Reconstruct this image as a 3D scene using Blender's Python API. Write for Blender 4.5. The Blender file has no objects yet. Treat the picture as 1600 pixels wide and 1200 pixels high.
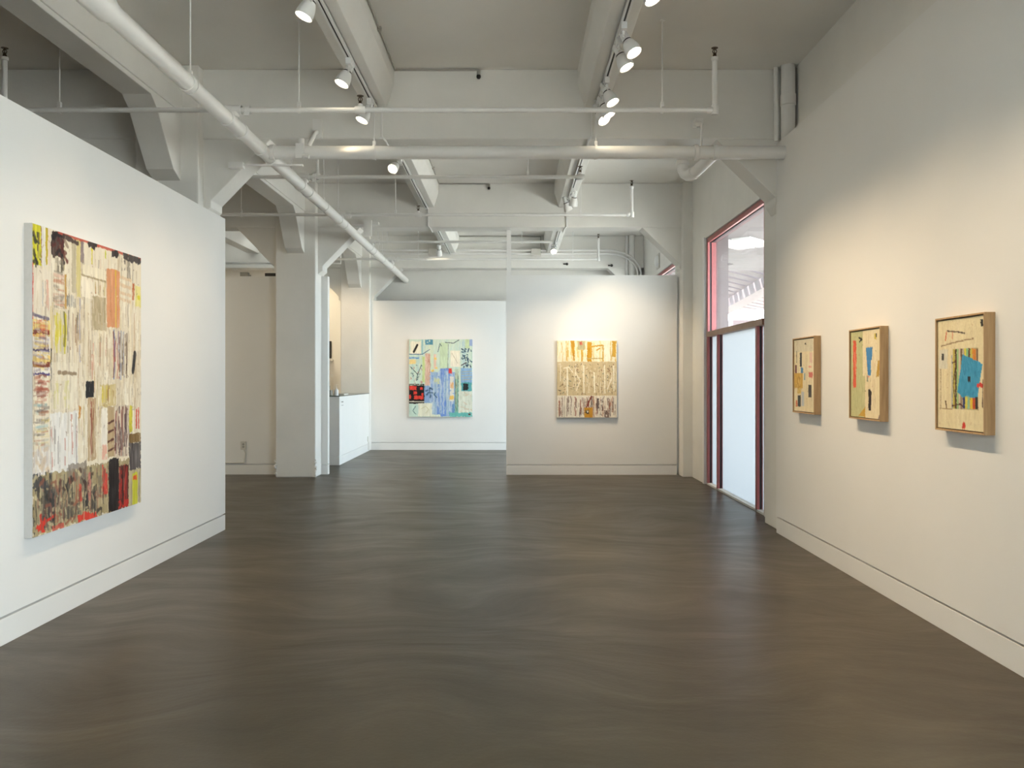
import bpy, bmesh, math, random
import numpy as np
from mathutils import Vector, Matrix

random.seed(7)
SC = bpy.context.scene
COL = SC.collection

# ------------------------------------------------------------------ camera
# 1600x1200 frame, focal length 1340 px, straight horizontal view along +Y
cam_d = bpy.data.cameras.new('camera')
cam_d.sensor_width = 36.0
cam_d.lens = 1340.0 / 1600.0 * 36.0
cam_d.shift_x = -4.0 / 1600.0
cam_d.shift_y = -8.0 / 1600.0
cam_d.clip_start = 0.05
cam_d.clip_end = 300
cam = bpy.data.objects.new('camera', cam_d)
cam.location = (0, 0, 1.5)
cam.rotation_euler = (math.pi / 2, 0, 0)
COL.objects.link(cam)
SC.camera = cam

# ------------------------------------------------------------------ sky (bright overcast) and exposure
SKY = 5.0
w = bpy.data.worlds.new('sky')
SC.world = w
w.use_nodes = True
bgn = w.node_tree.nodes['Background']
bgn.inputs[0].default_value = (0.76, 0.89, 1.0, 1)
bgn.inputs[1].default_value = SKY
SC.view_settings.view_transform = 'Standard'
SC.view_settings.look = 'None'
SC.view_settings.exposure = 1.53
SC.view_settings.gamma = 1.0
SC.view_settings.use_curve_mapping = False
try:
    SC.cycles.use_denoising = True
    SC.cycles.diffuse_bounces = 7
    SC.cycles.max_bounces = 12
    SC.cycles.transparent_max_bounces = 12
    SC.cycles.sample_clamp_indirect = 6.0
except Exception:
    pass

# sun high over the roof: it lights the street outside, never falls straight into the windows
sun_d = bpy.data.lights.new('sun', 'SUN')
sun_d.energy = 20.0; sun_d.color = (1.0, 0.97, 0.92); sun_d.angle = math.radians(2.0)
sun = bpy.data.objects.new('sun', sun_d)
sun.rotation_euler = Vector((0.45, -0.25, -0.86)).to_track_quat('-Z', 'Y').to_euler()
COL.objects.link(sun)

SPOT_WARM = (1.0, 0.77, 0.49)
SPOT_K = 0.54

# the daylight openings are marked as portals of the sky (they emit nothing themselves)
def portal(loc, rot, sx, sy):
    d = bpy.data.lights.new('sky_portal', 'AREA')
    d.shape = 'RECTANGLE'; d.size = sx; d.size_y = sy
    d.cycles.is_portal = True
    o = bpy.data.objects.new('sky_portal', d)
    o.location = loc; o.rotation_euler = rot
    COL.objects.link(o)
portal((2.90, 0.35, 1.75), (math.pi / 2, 0, math.pi / 2), 3.9, 3.3)   # side window beside the camera, facing -X
portal((2.90, 10.83, 1.75), (math.pi / 2, 0, math.pi / 2), 2.7, 3.4)  # side windows, facing -X
portal((2.90, 15.87, 1.75), (math.pi / 2, 0, math.pi / 2), 3.8, 3.4)

# ------------------------------------------------------------------ materials
def nodes(name):
    m = bpy.data.materials.new(name)
    m.use_nodes = True
    nt = m.node_tree
    return m, nt, nt.nodes['Principled BSDF'], nt.nodes['Material Output']

def paint(name, col, rough=0.6, var=0.03, scale=3.0, bump=0.0, bscale=60.0, metal=0.0, spec=0.4):
    m, nt, b, out = nodes(name)
    tc = nt.nodes.new('ShaderNodeTexCoord')
    n = nt.nodes.new('ShaderNodeTexNoise'); n.inputs['Scale'].default_value = scale
    n.inputs['Detail'].default_value = 4
    nt.links.new(tc.outputs['Object'], n.inputs['Vector'])
    r = nt.nodes.new('ShaderNodeValToRGB')
    r.color_ramp.elements[0].position = 0.3; r.color_ramp.elements[1].position = 0.7
    r.color_ramp.elements[0].color = (*[max(0, c * (1 - var)) for c in col], 1)
    r.color_ramp.elements[1].color = (*[min(1, c * (1 + var)) for c in col], 1)
    nt.links.new(n.outputs['Fac'], r.inputs['Fac'])
    nt.links.new(r.outputs['Color'], b.inputs['Base Color'])
    b.inputs['Roughness'].default_value = rough
    b.inputs['Metallic'].default_value = metal
    b.inputs['Specular IOR Level'].default_value = spec
    if bump > 0:
        n2 = nt.nodes.new('ShaderNodeTexNoise'); n2.inputs['Scale'].default_value = bscale
        n2.inputs['Detail'].default_value = 5
        nt.links.new(tc.outputs['Object'], n2.inputs['Vector'])
        bp = nt.nodes.new('ShaderNodeBump'); bp.inputs['Strength'].default_value = bump
        bp.inputs['Distance'].default_value = 0.01
        nt.links.new(n2.outputs['Fac'], bp.inputs['Height'])
        nt.links.new(bp.outputs['Normal'], b.inputs['Normal'])
    return m

def emit(name, col, s):
    m, nt, b, out = nodes(name)
    b.inputs['Base Color'].default_value = (0.15, 0.15, 0.14, 1)
    b.inputs['Emission Color'].default_value = (*col, 1)
    b.inputs['Emission Strength'].default_value = s
    n = nt.nodes.new('ShaderNodeTexNoise'); n.inputs['Scale'].default_value = 8
    nt.links.new(n.outputs['Fac'], b.inputs['Roughness'])
    return m

M = {}
M['wall'] = paint('gallery_white_paint', (0.80, 0.79, 0.77), 0.75, 0.012, 1.5, 0.04, 180)
M['base'] = paint('baseboard_white_paint', (0.80, 0.79, 0.77), 0.5, 0.015, 2.0)
M['conc'] = paint('painted_concrete', (0.765, 0.75, 0.715), 0.7, 0.03, 2.2, 0.12, 26)
M['ceil'] = paint('ceiling_paint', (0.75, 0.73, 0.69), 0.8, 0.03, 1.3, 0.08, 30)
M['pipe'] = paint('pipe_white_paint', (0.79, 0.78, 0.76), 0.35, 0.02, 6)
M['cond'] = paint('conduit_grey_paint', (0.42, 0.40, 0.36), 0.5, 0.05, 10)
M['fix'] = paint('fixture_white_enamel', (0.80, 0.80, 0.79), 0.3, 0.01, 5)
M['dark'] = paint('dark_metal', (0.035, 0.032, 0.03), 0.5, 0.1, 20)
M['bronze'] = paint('bronze_metal', (0.09, 0.06, 0.035), 0.4, 0.15, 30, metal=0.6)
M['red'] = paint('red_window_frame', (0.36, 0.10, 0.10), 0.45, 0.08, 6)
M['transom'] = paint('transom_tan_paint', (0.36, 0.22, 0.15), 0.5, 0.1, 8)
M['gasket'] = paint('gasket_rubber', (0.03, 0.03, 0.035), 0.6, 0.1, 15)
M['canvas'] = paint('canvas_edge', (0.56, 0.54, 0.51), 0.8, 0.03, 30, 0.1, 300)
M['plate'] = paint('outlet_plate', (0.62, 0.60, 0.55), 0.4, 0.02, 8)
M['box'] = paint('box_grey', (0.34, 0.33, 0.30), 0.6, 0.05, 8)
M['glasstop'] = paint('counter_glass', (0.10, 0.14, 0.11), 0.12, 0.1, 3)
M['mauve'] = paint('arcade_mauve_paint', (0.12, 0.092, 0.097), 0.7, 0.06, 2)
M['slat'] = paint('arcade_slat_wood', (0.085, 0.055, 0.058), 0.7, 0.12, 5)
M['pave'] = paint('pavement_concrete', (0.42, 0.40, 0.37), 0.8, 0.08, 1.2, 0.1, 30)
M['pinkb'] = paint('far_facade_plaster', (0.52, 0.33, 0.33), 0.8, 0.06, 1)
M['lens'] = emit('lamp_lens', (1.0, 0.86, 0.62), 14.0)
M['tube'] = emit('reflection_glow', (1.0, 0.95, 0.78), 0.34)  # glow for the panels that imitate a reflection in the window
M['warm_fill'] = emit('added_warm_fill', (1.0, 0.82, 0.54), 9.0)  # glow of the added fill panels in side room and office
M['panelglow'] = emit('ceiling_light_diffuser', (0.95, 1.0, 0.93), 0.6)

def make_wood():
    m, nt, b, out = nodes('pale_maple_frame')
    tc = nt.nodes.new('ShaderNodeTexCoord')
    mp = nt.nodes.new('ShaderNodeMapping'); mp.inputs['Scale'].default_value = (40, 40, 2.5)
    nt.links.new(tc.outputs['Object'], mp.inputs['Vector'])
    n = nt.nodes.new('ShaderNodeTexNoise'); n.inputs['Scale'].default_value = 1.6; n.inputs['Detail'].default_value = 6
    nt.links.new(mp.outputs['Vector'], n.inputs['Vector'])
    r = nt.nodes.new('ShaderNodeValToRGB')
    r.color_ramp.elements[0].position = 0.3; r.color_ramp.elements[1].position = 0.72
    r.color_ramp.elements[0].color = (0.40, 0.24, 0.11, 1)
    r.color_ramp.elements[1].color = (0.56, 0.37, 0.19, 1)
    nt.links.new(n.outputs['Fac'], r.inputs['Fac'])
    nt.links.new(r.outputs['Color'], b.inputs['Base Color'])
    b.inputs['Roughness'].default_value = 0.5
    return m
M['wood'] = make_wood()

def make_floor():
    m, nt, b, out = nodes('trowelled_concrete')
    L = nt.links.new
    tc = nt.nodes.new('ShaderNodeTexCoord')
    wn = nt.nodes.new('ShaderNodeTexNoise'); wn.inputs['Scale'].default_value = 0.55; wn.inputs['Detail'].default_value = 2
    L(tc.outputs['Object'], wn.inputs['Vector'])
    sub = nt.nodes.new('ShaderNodeVectorMath'); sub.operation = 'SUBTRACT'
    sub.inputs[1].default_value = (0.5, 0.5, 0.5); L(wn.outputs['Color'], sub.inputs[0])
    sc_ = nt.nodes.new('ShaderNodeVectorMath'); sc_.operation = 'SCALE'; sc_.inputs['Scale'].default_value = 1.7
    L(sub.outputs[0], sc_.inputs[0])
    ad = nt.nodes.new('ShaderNodeVectorMath'); ad.operation = 'ADD'
    L(tc.outputs['Object'], ad.inputs[0]); L(sc_.outputs[0], ad.inputs[1])
    mp = nt.nodes.new('ShaderNodeMapping'); mp.inputs['Scale'].default_value = (0.75, 2.3, 1.0)
    mp.inputs['Rotation'].default_value = (0, 0, 0.05)
    L(ad.outputs[0], mp.inputs['Vector'])
    n1 = nt.nodes.new('ShaderNodeTexNoise'); n1.inputs['Scale'].default_value = 1.3; n1.inputs['Detail'].default_value = 8
    n1.inputs['Roughness'].default_value = 0.64
    L(mp.outputs['Vector'], n1.inputs['Vector'])
    n2 = nt.nodes.new('ShaderNodeTexNoise'); n2.inputs['Scale'].default_value = 0.5; n2.inputs['Detail'].default_value = 3
    L(tc.outputs['Object'], n2.inputs['Vector'])
    r = nt.nodes.new('ShaderNodeValToRGB')
    e = r.color_ramp.elements
    e[0].position = 0.20; e[0].color = (0.034, 0.025, 0.0135, 1)
    e[1].position = 0.82; e[1].color = (0.112, 0.084, 0.050, 1)
    mid = e.new(0.52); mid.color = (0.063, 0.046, 0.026, 1)
    mx = nt.nodes.new('ShaderNodeMix'); mx.data_type = 'FLOAT'
    mx.inputs[0].default_value = 0.3
    L(n1.outputs['Fac'], mx.inputs[2]); L(n2.outputs['Fac'], mx.inputs[3])
    L(mx.outputs[0], r.inputs['Fac'])
    L(r.outputs['Color'], b.inputs['Base Color'])
    mr = nt.nodes.new('ShaderNodeMapRange')
    mr.inputs['From Min'].default_value = 0.22; mr.inputs['From Max'].default_value = 0.78
    mr.inputs['To Min'].default_value = 0.42; mr.inputs['To Max'].default_value = 0.28
    L(n1.outputs['Fac'], mr.inputs['Value'])
    L(mr.outputs[0], b.inputs['Roughness'])
    b.inputs['Specular IOR Level'].default_value = 0.3
    fine = nt.nodes.new('ShaderNodeTexNoise'); fine.inputs['Scale'].default_value = 45; fine.inputs['Detail'].default_value = 4
    L(tc.outputs['Object'], fine.inputs['Vector'])
    b1 = nt.nodes.new('ShaderNodeBump'); b1.inputs['Strength'].default_value = 0.10; b1.inputs['Distance'].default_value = 0.006
    L(fine.outputs['Fac'], b1.inputs['Height'])
    b2 = nt.nodes.new('ShaderNodeBump'); b2.inputs['Strength'].default_value = 0.12; b2.inputs['Distance'].default_value = 0.03
    n3 = nt.nodes.new('ShaderNodeTexNoise'); n3.inputs['Scale'].default_value = 2.6; n3.inputs['Detail'].default_value = 2
    L(mp.outputs['Vector'], n3.inputs['Vector'])
    L(n3.outputs['Fac'], b2.inputs['Height']); L(b1.outputs['Normal'], b2.inputs['Normal'])
    L(b2.outputs['Normal'], b.inputs['Normal'])
    return m
M['floor'] = make_floor()

def make_glass(name, clear):
    m = bpy.data.materials.new(name); m.use_nodes = True
    nt = m.node_tree; nt.nodes.clear()
    out = nt.nodes.new('ShaderNodeOutputMaterial')
    gl = nt.nodes.new('ShaderNodeBsdfGlossy'); gl.inputs['Roughness'].default_value = 0.02 if clear else 0.25
    mix = nt.nodes.new('ShaderNodeMixShader')
    fr = nt.nodes.new('ShaderNodeFresnel'); fr.inputs['IOR'].default_value = 1.45
    if clear:
        a = nt.nodes.new('ShaderNodeBsdfTransparent'); a.inputs['Color'].default_value = (0.94, 0.96, 0.95, 1)
        ge = nt.nodes.new('ShaderNodeNewGeometry')        # keep the same index on both faces of the thin pane
        ir = nt.nodes.new('ShaderNodeMapRange')
        ir.inputs['To Min'].default_value = 1.2; ir.inputs['To Max'].default_value = 1 / 1.2
        nt.links.new(ge.outputs['Backfacing'], ir.inputs['Value'])
        nt.links.new(ir.outputs[0], fr.inputs['IOR'])
        nt.links.new(fr.outputs[0], mix.inputs[0])
    else:
        a = nt.nodes.new('ShaderNodeBsdfTranslucent'); a.inputs['Color'].default_value = (0.325, 0.33, 0.33, 1)
        n = nt.nodes.new('ShaderNodeTexNoise'); n.inputs['Scale'].default_value = 250
        bp = nt.nodes.new('ShaderNodeBump'); bp.inputs['Strength'].default_value = 0.05
        nt.links.new(n.outputs['Fac'], bp.inputs['Height'])
        nt.links.new(bp.outputs['Normal'], gl.inputs['Normal'])
        mix.inputs[0].default_value = 0.04
    nt.links.new(a.outputs[0], mix.inputs[1]); nt.links.new(gl.outputs[0], mix.inputs[2])
    nt.links.new(mix.outputs[0], out.inputs['Surface'])
    return m
M['glass'] = make_glass('clear_window_glass', True)
M['frost'] = make_glass('frosted_window_film', False)

def make_paintmat():
    m, nt, b, out = nodes('oil_paint_on_canvas')
    a = nt.nodes.new('ShaderNodeVertexColor'); a.layer_name = 'paint'
    nt.links.new(a.outputs['Color'], b.inputs['Base Color'])
    b.inputs['Roughness'].default_value = 0.62
    b.inputs['Specular IOR Level'].default_value = 0.25
    tc = nt.nodes.new('ShaderNodeTexCoord')
    n = nt.nodes.new('ShaderNodeTexNoise'); n.inputs['Scale'].default_value = 90; n.inputs['Detail'].default_value = 4
    nt.links.new(tc.outputs['Object'], n.inputs['Vector'])
    bp = nt.nodes.new('ShaderNodeBump'); bp.inputs['Strength'].default_value = 0.25; bp.inputs['Distance'].default_value = 0.004
    nt.links.new(n.outputs['Fac'], bp.inputs['Height'])
    nt.links.new(bp.outputs['Normal'], b.inputs['Normal'])
    return m
M['oil'] = make_paintmat()

# ------------------------------------------------------------------ mesh helpers
class MB:
    def __init__(s):
        s.v = []; s.f = []
    def add(s, vs, fs):
        k = len(s.v); s.v += [tuple(p) for p in vs]; s.f += [tuple(i + k for i in f) for f in fs]
        return s
    def box(s, x0, x1, y0, y1, z0, z1):
        v = [(x0, y0, z0), (x1, y0, z0), (x1, y1, z0), (x0, y1, z0), (x0, y0, z1), (x1, y0, z1), (x1, y1, z1), (x0, y1, z1)]
        return s.add(v, [(3, 2, 1, 0), (4, 5, 6, 7), (0, 1, 5, 4), (1, 2, 6, 5), (2, 3, 7, 6), (3, 0, 4, 7)])
    def prism_y(s, prof, y0, y1):      # profile of (x, z), extruded along y
        n = len(prof)
        v = [(x, y0, z) for x, z in prof] + [(x, y1, z) for x, z in prof]
        f = [tuple(range(n)), tuple(range(2 * n - 1, n - 1, -1))]
        f += [(i, i + n, (i + 1) % n + n, (i + 1) % n) for i in range(n)]
        return s.add(v, f)
    def prism_x(s, prof, x0, x1):      # profile of (y, z), extruded along x
        n = len(prof)
        v = [(x0, y, z) for y, z in prof] + [(x1, y, z) for y, z in prof]
        f = [tuple(range(n - 1, -1, -1)), tuple(range(n, 2 * n))]
        f += [(i, (i + 1) % n, (i + 1) % n + n, i + n) for i in range(n)]
        return s.add(v, f)
    def prism_z(s, prof, z0, z1):
        n = len(prof)
        v = [(x, y, z0) for x, y in prof] + [(x, y, z1) for x, y in prof]
        f = [tuple(range(n - 1, -1, -1)), tuple(range(n, 2 * n))]
        f += [(i, (i + 1) % n, (i + 1) % n + n, i + n) for i in range(n)]
        return s.add(v, f)
    def tube(s, pts, r, seg=16, caps=True):
        pts = [Vector(p) for p in pts]
        rr = r if isinstance(r, (list, tuple)) else [r] * len(pts)
        n = len(pts)
        t0 = (pts[1] - pts[0]).normalized()
        up = Vector((0, 0, 1)) if abs(t0.z) < 0.9 else Vector((1, 0, 0))
        a = t0.cross(up).normalized()
        v = []
        for i, p in enumerate(pts):
            if i == 0: t = t0
            elif i == n - 1: t = (pts[-1] - pts[-2]).normalized()
            else:
                t = (pts[i + 1] - pts[i]).normalized() + (pts[i] - pts[i - 1]).normalized()
                t = t.normalized() if t.length > 1e-6 else (pts[i + 1] - pts[i]).normalized()
            a = (a - t * a.dot(t)).normalized()
            b = t.cross(a)
            for k in range(seg):
                an = 2 * math.pi * k / seg
                v.append(p + (a * math.cos(an) + b * math.sin(an)) * rr[i])
        f = []
        for i in range(n - 1):
            for k in range(seg):
                k2 = (k + 1) % seg
                f.append((i * seg + k, i * seg + k2, (i + 1) * seg + k2, (i + 1) * seg + k))
        if caps:
            f.append(tuple(range(seg - 1, -1, -1)))
            f.append(tuple((n - 1) * seg + k for k in range(seg)))
        return s.add(v, f)
    def lathe(s, prof, origin, axis, seg=20):   # prof of (r, d along axis)
        ax = Vector(axis).normalized(); o = Vector(origin)
        up = Vector((0, 0, 1)) if abs(ax.z) < 0.9 else Vector((1, 0, 0))
        a = ax.cross(up).normalized(); b = ax.cross(a)
        v = []
        for r, d in prof:
            for k in range(seg):
                an = 2 * math.pi * k / seg
                v.append(o + ax * d + (a * math.cos(an) + b * math.sin(an)) * max(r, 1e-4))
        f = []
        for i in range(len(prof) - 1):
            for k in range(seg):
                k2 = (k + 1) % seg
                f.append((i * seg + k, i * seg + k2, (i + 1) * seg + k2, (i + 1) * seg + k))
        return s.add(v, f)
    def build(s, name, mat, parent=None, smooth=False, bevel=0.0, origin=None):
        me = bpy.data.meshes.new(name)
        me.from_pydata(s.v, [], s.f)
        bm = bmesh.new(); bm.from_mesh(me)
        bmesh.ops.recalc_face_normals(bm, faces=bm.faces)
        if bevel > 0:
            es = [e for e in bm.edges if len(e.link_faces) == 2 and e.calc_face_angle() > 0.6]
            bmesh.ops.bevel(bm, geom=es, offset=bevel, segments=2, affect='EDGES', profile=0.6)
        bm.to_mesh(me); bm.free()
        if smooth:
            me.polygons.foreach_set('use_smooth', [True] * len(me.polygons))
            me.set_sharp_from_angle(angle=0.7)
        me.materials.append(M[mat] if isinstance(mat, str) else mat)
        o = bpy.data.objects.new(name, me)
        COL.objects.link(o)
        if parent is not None:
            o.parent = parent
            if parent.type == 'EMPTY':
                o.matrix_parent_inverse = Matrix.Translation(parent.location).inverted()
        return o

def empty(name, loc=(0, 0, 0)):
    o = bpy.data.objects.new(name, None)
    o.empty_display_size = 0.1
    o.location = loc
    COL.objects.link(o)
    return o

def tag(o, label, cat, group=None, kind=None):
    o['label'] = label; o['category'] = cat
    if group: o['group'] = group
    if kind: o['kind'] = kind
    return o

def struct(o, label=None):
    o['kind'] = 'structure'
    if label:
        o['label'] = label
    return o

# ================================================================== THE SETTING
CEIL = 4.512
BB = 3.834            # underside of the cross beams
BEAM_Y = [-1.38, 3.48, 8.34, 13.20, 18.06]
BT = 0.37
COL_R = -3.03; COL_L = -3.64

struct(MB().box(-9.3, 2.92, -1.8, 20.7, -0.15, 0.0).build('floor', 'floor'), 'dark brown-grey trowelled concrete floor')
struct(MB().box(-9.3, 2.92, -1.8, 20.7, CEIL, CEIL + 0.2).build('ceiling', 'ceil'), 'off-white painted concrete ceiling')
struct(MB().box(2.92, 60, -40, 90, -0.35, -0.12).build('pavement', 'pave'), 'pale concrete pavement outside the windows')
struct(MB().box(-60, 2.92, -40, -1.8, -0.35, -0.12).build('pavement', 'pave'), 'pale concrete pavement outside the street window')

# partition walls: plaster face, shadow gap, flush baseboard
def partition_x(name, bname, x0, x1, y0, y1, top, label):     # runs along y
    struct(MB().box(x0, x1, y0, y1, 0.164, top).box(x0 + 0.035, x1 - 0.035, y0 + 0.035, y1 - 0.035, 0.0, 0.18).build(name, 'wall'), label)
    struct(MB().box(x0, x1, y0, y1, 0.0, 0.150).build(bname, 'base', bevel=0.002), 'white flush baseboard under the ' + label)
def partition_y(name, bname, x0, x1, y0, y1, top, label):
    partition_x(name, bname, x0, x1, y0, y1, top, label)

partition_x('wall_left', 'baseboard_left', -3.03, -2.879, -1.6, 8.535, 3.092, 'tall white gallery wall carrying the largest painting')
partition_x('wall_right', 'baseboard_right', 2.556, 2.70, 2.5, 8.374, 3.79, 'long white gallery wall carrying three framed works')
partition_y('wall_partition', 'baseboard_partition', -0.13, 2.535, 13.40, 13.56, 3.12, 'free white partition carrying the golden painting')
partition_y('wall_back', 'baseboard_back', -3.09, 2.70, 18.10, 18.25, 3.148, 'white rear gallery wall carrying the blue painting')
partition_y('wall_side_partition', 'baseboard_side_partition', -8.9, -2.93, 13.45, 13.57, 3.11, 'shaded partition behind the square column')

# outer shell
struct(MB().box(-3.4, 2.72, 18.62, 18.8, 0, CEIL).build('wall_back_upper', 'conc'), 'painted concrete end wall above the rear gallery wall')
struct(MB().box(-9.1, -3.4, 20.5, 20.7, 0, CEIL).box(-3.4, -3.22, 18.62, 20.7, 0, CEIL).build('wall_office', 'wall'), 'warm-lit office wall beyond the reception counter')
struct(MB().box(-9.3, -9.1, -1.8, 20.7, 0, CEIL).build('wall_far_left', 'wall'), 'far wall of the side room')
wr = MB()
wr.box(2.72, 2.92, 2.3, 9.34, 0, CEIL).box(2.72, 2.92, -1.8, 2.3, 3.4, CEIL).box(2.72, 2.92, -1.8, 2.3, 0, 0.1)   # blank to the first window
wr.box(2.72, 2.92, 9.34, 12.24, 3.50, CEIL)
wr.box(2.72, 2.92, 12.24, 13.95, 0, CEIL)
wr.box(2.72, 2.92, 13.95, 17.8, 3.50, CEIL)
wr.box(2.72, 2.92, 17.8, 20.7, 0, CEIL)
struct(wr.build('wall_right_outer', 'conc'), 'painted concrete outer wall with the street windows')
struct(MB().box(-9.1, 2.72, -1.8, -1.6, 0, CEIL).build('wall_rear', 'wall'), 'blank wall behind the viewer')
g = empty('window_3', (2.82, 0.9, 0.1)); struct(g, 'wide street window beside the viewer')
MB().box(2.815, 2.825, -1.6, 2.3, 0.1, 3.4).build('pane', 'glass', g)
for y in (-1.57, -0.27, 1.0, 2.27):
    MB().box(2.78, 2.86, y - 0.03, y + 0.03, 0.1, 3.4).build('mullion', 'red', g)

# cross beams with knee haunches
for i, y in enumerate(BEAM_Y):
    y1 = y + BT
    b = struct(MB().box(-9.1, 2.72, y, y1, BB, CEIL).build('ceiling_beam', 'conc', bevel=0.012), 'deep painted concrete cross beam')
    def hz(prof):
        h = MB().prism_y(prof, y + 0.02, y1 - 0.02).build('haunch', 'conc', b, bevel=0.01)
    e = 0.02
    hz([(COL_R - e, BB + e), (COL_R - e, 3.10), (COL_R + 0.07, 3.17), (COL_R + 0.07, 3.24), (COL_R + 0.64, BB - 0.01), (COL_R + 0.66, BB + e)])
    hz([(COL_L + e, BB + e), (COL_L + e, 3.10), (COL_L - 0.07, 3.17), (COL_L - 0.07, 3.24), (COL_L - 0.64, BB - 0.01), (COL_L - 0.66, BB + e)])
    hz([(2.60, BB + e), (2.60, 3.14), (2.545, 3.22), (2.545, 3.27), (1.975, BB - 0.01), (1.955, BB + e)])

# girder along the column line, with haunches
gx0, gx1, gz = -3.46, -3.20, 4.01
for a, bb in zip(BEAM_Y[:-1], BEAM_Y[1:]):
    y0, y1 = a + BT, bb
    gd = struct(MB().box(gx0, gx1, y0, y1, gz, CEIL).box(gx1 - 0.02, gx1 + 0.014, y0, y1, 4.05, CEIL).build('girder', 'conc', bevel=0.008), 'painted concrete girder along the column row')
    c = bb - 0.12        # near face of the column ahead
    prof = [(c + 0.1, gz + 0.02), (c - 0.67, gz + 0.02), (c - 0.67, gz), (c - 0.55, 3.93), (c - 0.17, 3.47), (c, 3.40), (c + 0.1, 3.40)]
    MB().prism_x(prof, gx0, gx1).build('haunch', 'conc', gd, bevel=0.008)
    c = a - 0.12 + 0.61  # far face of the column behind
    prof = [(c - 0.1, gz + 0.02), (c + 0.67, gz + 0.02), (c + 0.67, gz), (c + 0.55, 3.93), (c + 0.17, 3.47), (c, 3.40), (c - 0.1, 3.40)]
    MB().prism_x(prof, gx0, gx1).build('haunch', 'conc', gd, bevel=0.008)

# tapered ceiling joists
for xc in (-7.6, -5.5, -1.35, 0.79):
    for a, bb in zip(BEAM_Y[:-1], BEAM_Y[1:]):
        p = [(xc - 0.11, 4.14), (xc + 0.11, 4.14), (xc + 0.178, 4.36), (xc + 0.178, CEIL), (xc - 0.178, CEIL), (xc - 0.178, 4.36)]
        struct(MB().prism_y(p, a + BT, bb).build('ceiling_joist', 'conc', bevel=0.008), 'tapered painted concrete ceiling joist')

# columns
for k, y in enumerate((-1.50, 3.36, 8.22, 13.05, 17.93)):
    m = MB().box(COL_L, COL_R, y, y + 0.61, 0, CEIL)
    o = struct(m.build('column', 'conc', bevel=0.018), 'square painted concrete column')
# chipped plinth of the column beside the partition
rng = random.Random(3)
pl = MB()
for k in range(26):
    zz = rng.uniform(0.0, 0.26); r = rng.uniform(0.012, 0.022)
    cx, cy = rng.choice([(COL_R + 0.0, 13.05), (COL_L, 13.05), (COL_R, 13.05)])
    pl.lathe([(0, -r), (r * .8, -r * .6), (r, 0), (r * .8, r * .6), (0, r)], (cx + rng.uniform(-.012, .012), cy + rng.uniform(-.008, .012), zz), (0.3, 0.2, 1), 8)
struct(pl.build('column_plinth', 'conc', smooth=True), 'lumpy painted foot of the square column')
struct(MB().box(2.61, 2.74, 8.34, 8.95, 0, CEIL).build('pilaster', 'conc', bevel=0.012), 'flat concrete pilaster beside the red window')
struct(MB().box(2.57, 2.74, 13.10, 13.74, 0, CEIL).build('pilaster', 'conc', bevel=0.012), 'flat concrete pilaster between the two windows')
struct(MB().box(-0.125, -0.055, 13.42, 13.49, 3.12, BB).build('trim_1', 'wall', bevel=0.004), 'slim white post from the free partition up to the beam')
struct(MB().box(2.700, 2.735, 12.235, 12.33, 0, 3.52).build('trim_2', 'base', bevel=0.004), 'white jamb strip at the far side of the red window')

struct(MB().box(2.852, 2.93, 12.215, 12.238, 0, 3.5).build('trim_3', 'mauve'), 'mauve lining added over the overbright outer reveal of the red window')  # sheet added to darken the overexposed outer reveal

# ------------------------------------------------------------------ windows in the outer wall
def street_window(name, y0, y1, mulls, label, low='frost'):
    g = struct(empty(name, (2.78, (y0 + y1) / 2, 0)), label)
    top, tz = 3.49, 2.13
    def bar(nm, ya, yb, z0, z1, mat='red'):
        b = MB().box(2.735, 2.765, ya, yb, z0, z1).build(nm, mat, g, bevel=0.002)
        MB().box(2.765, 2.79, ya + 0.008, yb - 0.008, z0, z1).build('gasket', 'gasket', b)
        MB().box(2.79, 2.85, ya, yb, z0, z1).build('outer_bar', 'red', b, bevel=0.002)
    bar('jamb', y1 - 0.07, y1, 0.0, top)
    bar('jamb', y0, y0 + 0.07, 0.0, top)
    MB().box(2.735, 2.765, y0, y1, top - 0.06, top).build('header', 'red', g, bevel=0.002)
    MB().box(2.765, 2.79, y0, y1, top - 0.05, top).build('gasket', 'gasket', g)
    MB().box(2.79, 2.86, y0, y1, top - 0.06, top).build('outer_header', 'mauve', g)
    MB().box(2.715, 2.85, y0 + 0.07, y1 - 0.07, tz - 0.035, tz + 0.035).build('transom', 'transom', g, bevel=0.003)
    for ym in mulls:
        bar('mullion', ym - 0.035, ym + 0.035, 0.0, tz - 0.035)
    MB().box(2.735, 2.85, y0, y1, 0.0, 0.025).build('sill', 'conc', g)
    ys = [y0 + 0.07] + [v for ym in mulls for v in (ym - 0.035, ym + 0.035)] + [y1 - 0.07]
    for a, b_ in zip(ys[0::2], ys[1::2]):
        MB().box(2.800, 2.808, a, b_, 0.025, tz - 0.035).build('frosted_pane' if low == 'frost' else 'clear_pane', low, g)
    MB().box(2.800, 2.808, y0 + 0.07, y1 - 0.07, tz + 0.035, top - 0.06).build('clear_pane', 'glass', g)
street_window('window_1', 9.34, 12.21, (9.71, 11.58), 'tall red-framed window with frosted panes below a clear transom light')
street_window('window_2', 13.95, 17.8, (15.2, 16.5), 'red-framed window showing above the free partition', 'glass')

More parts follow.
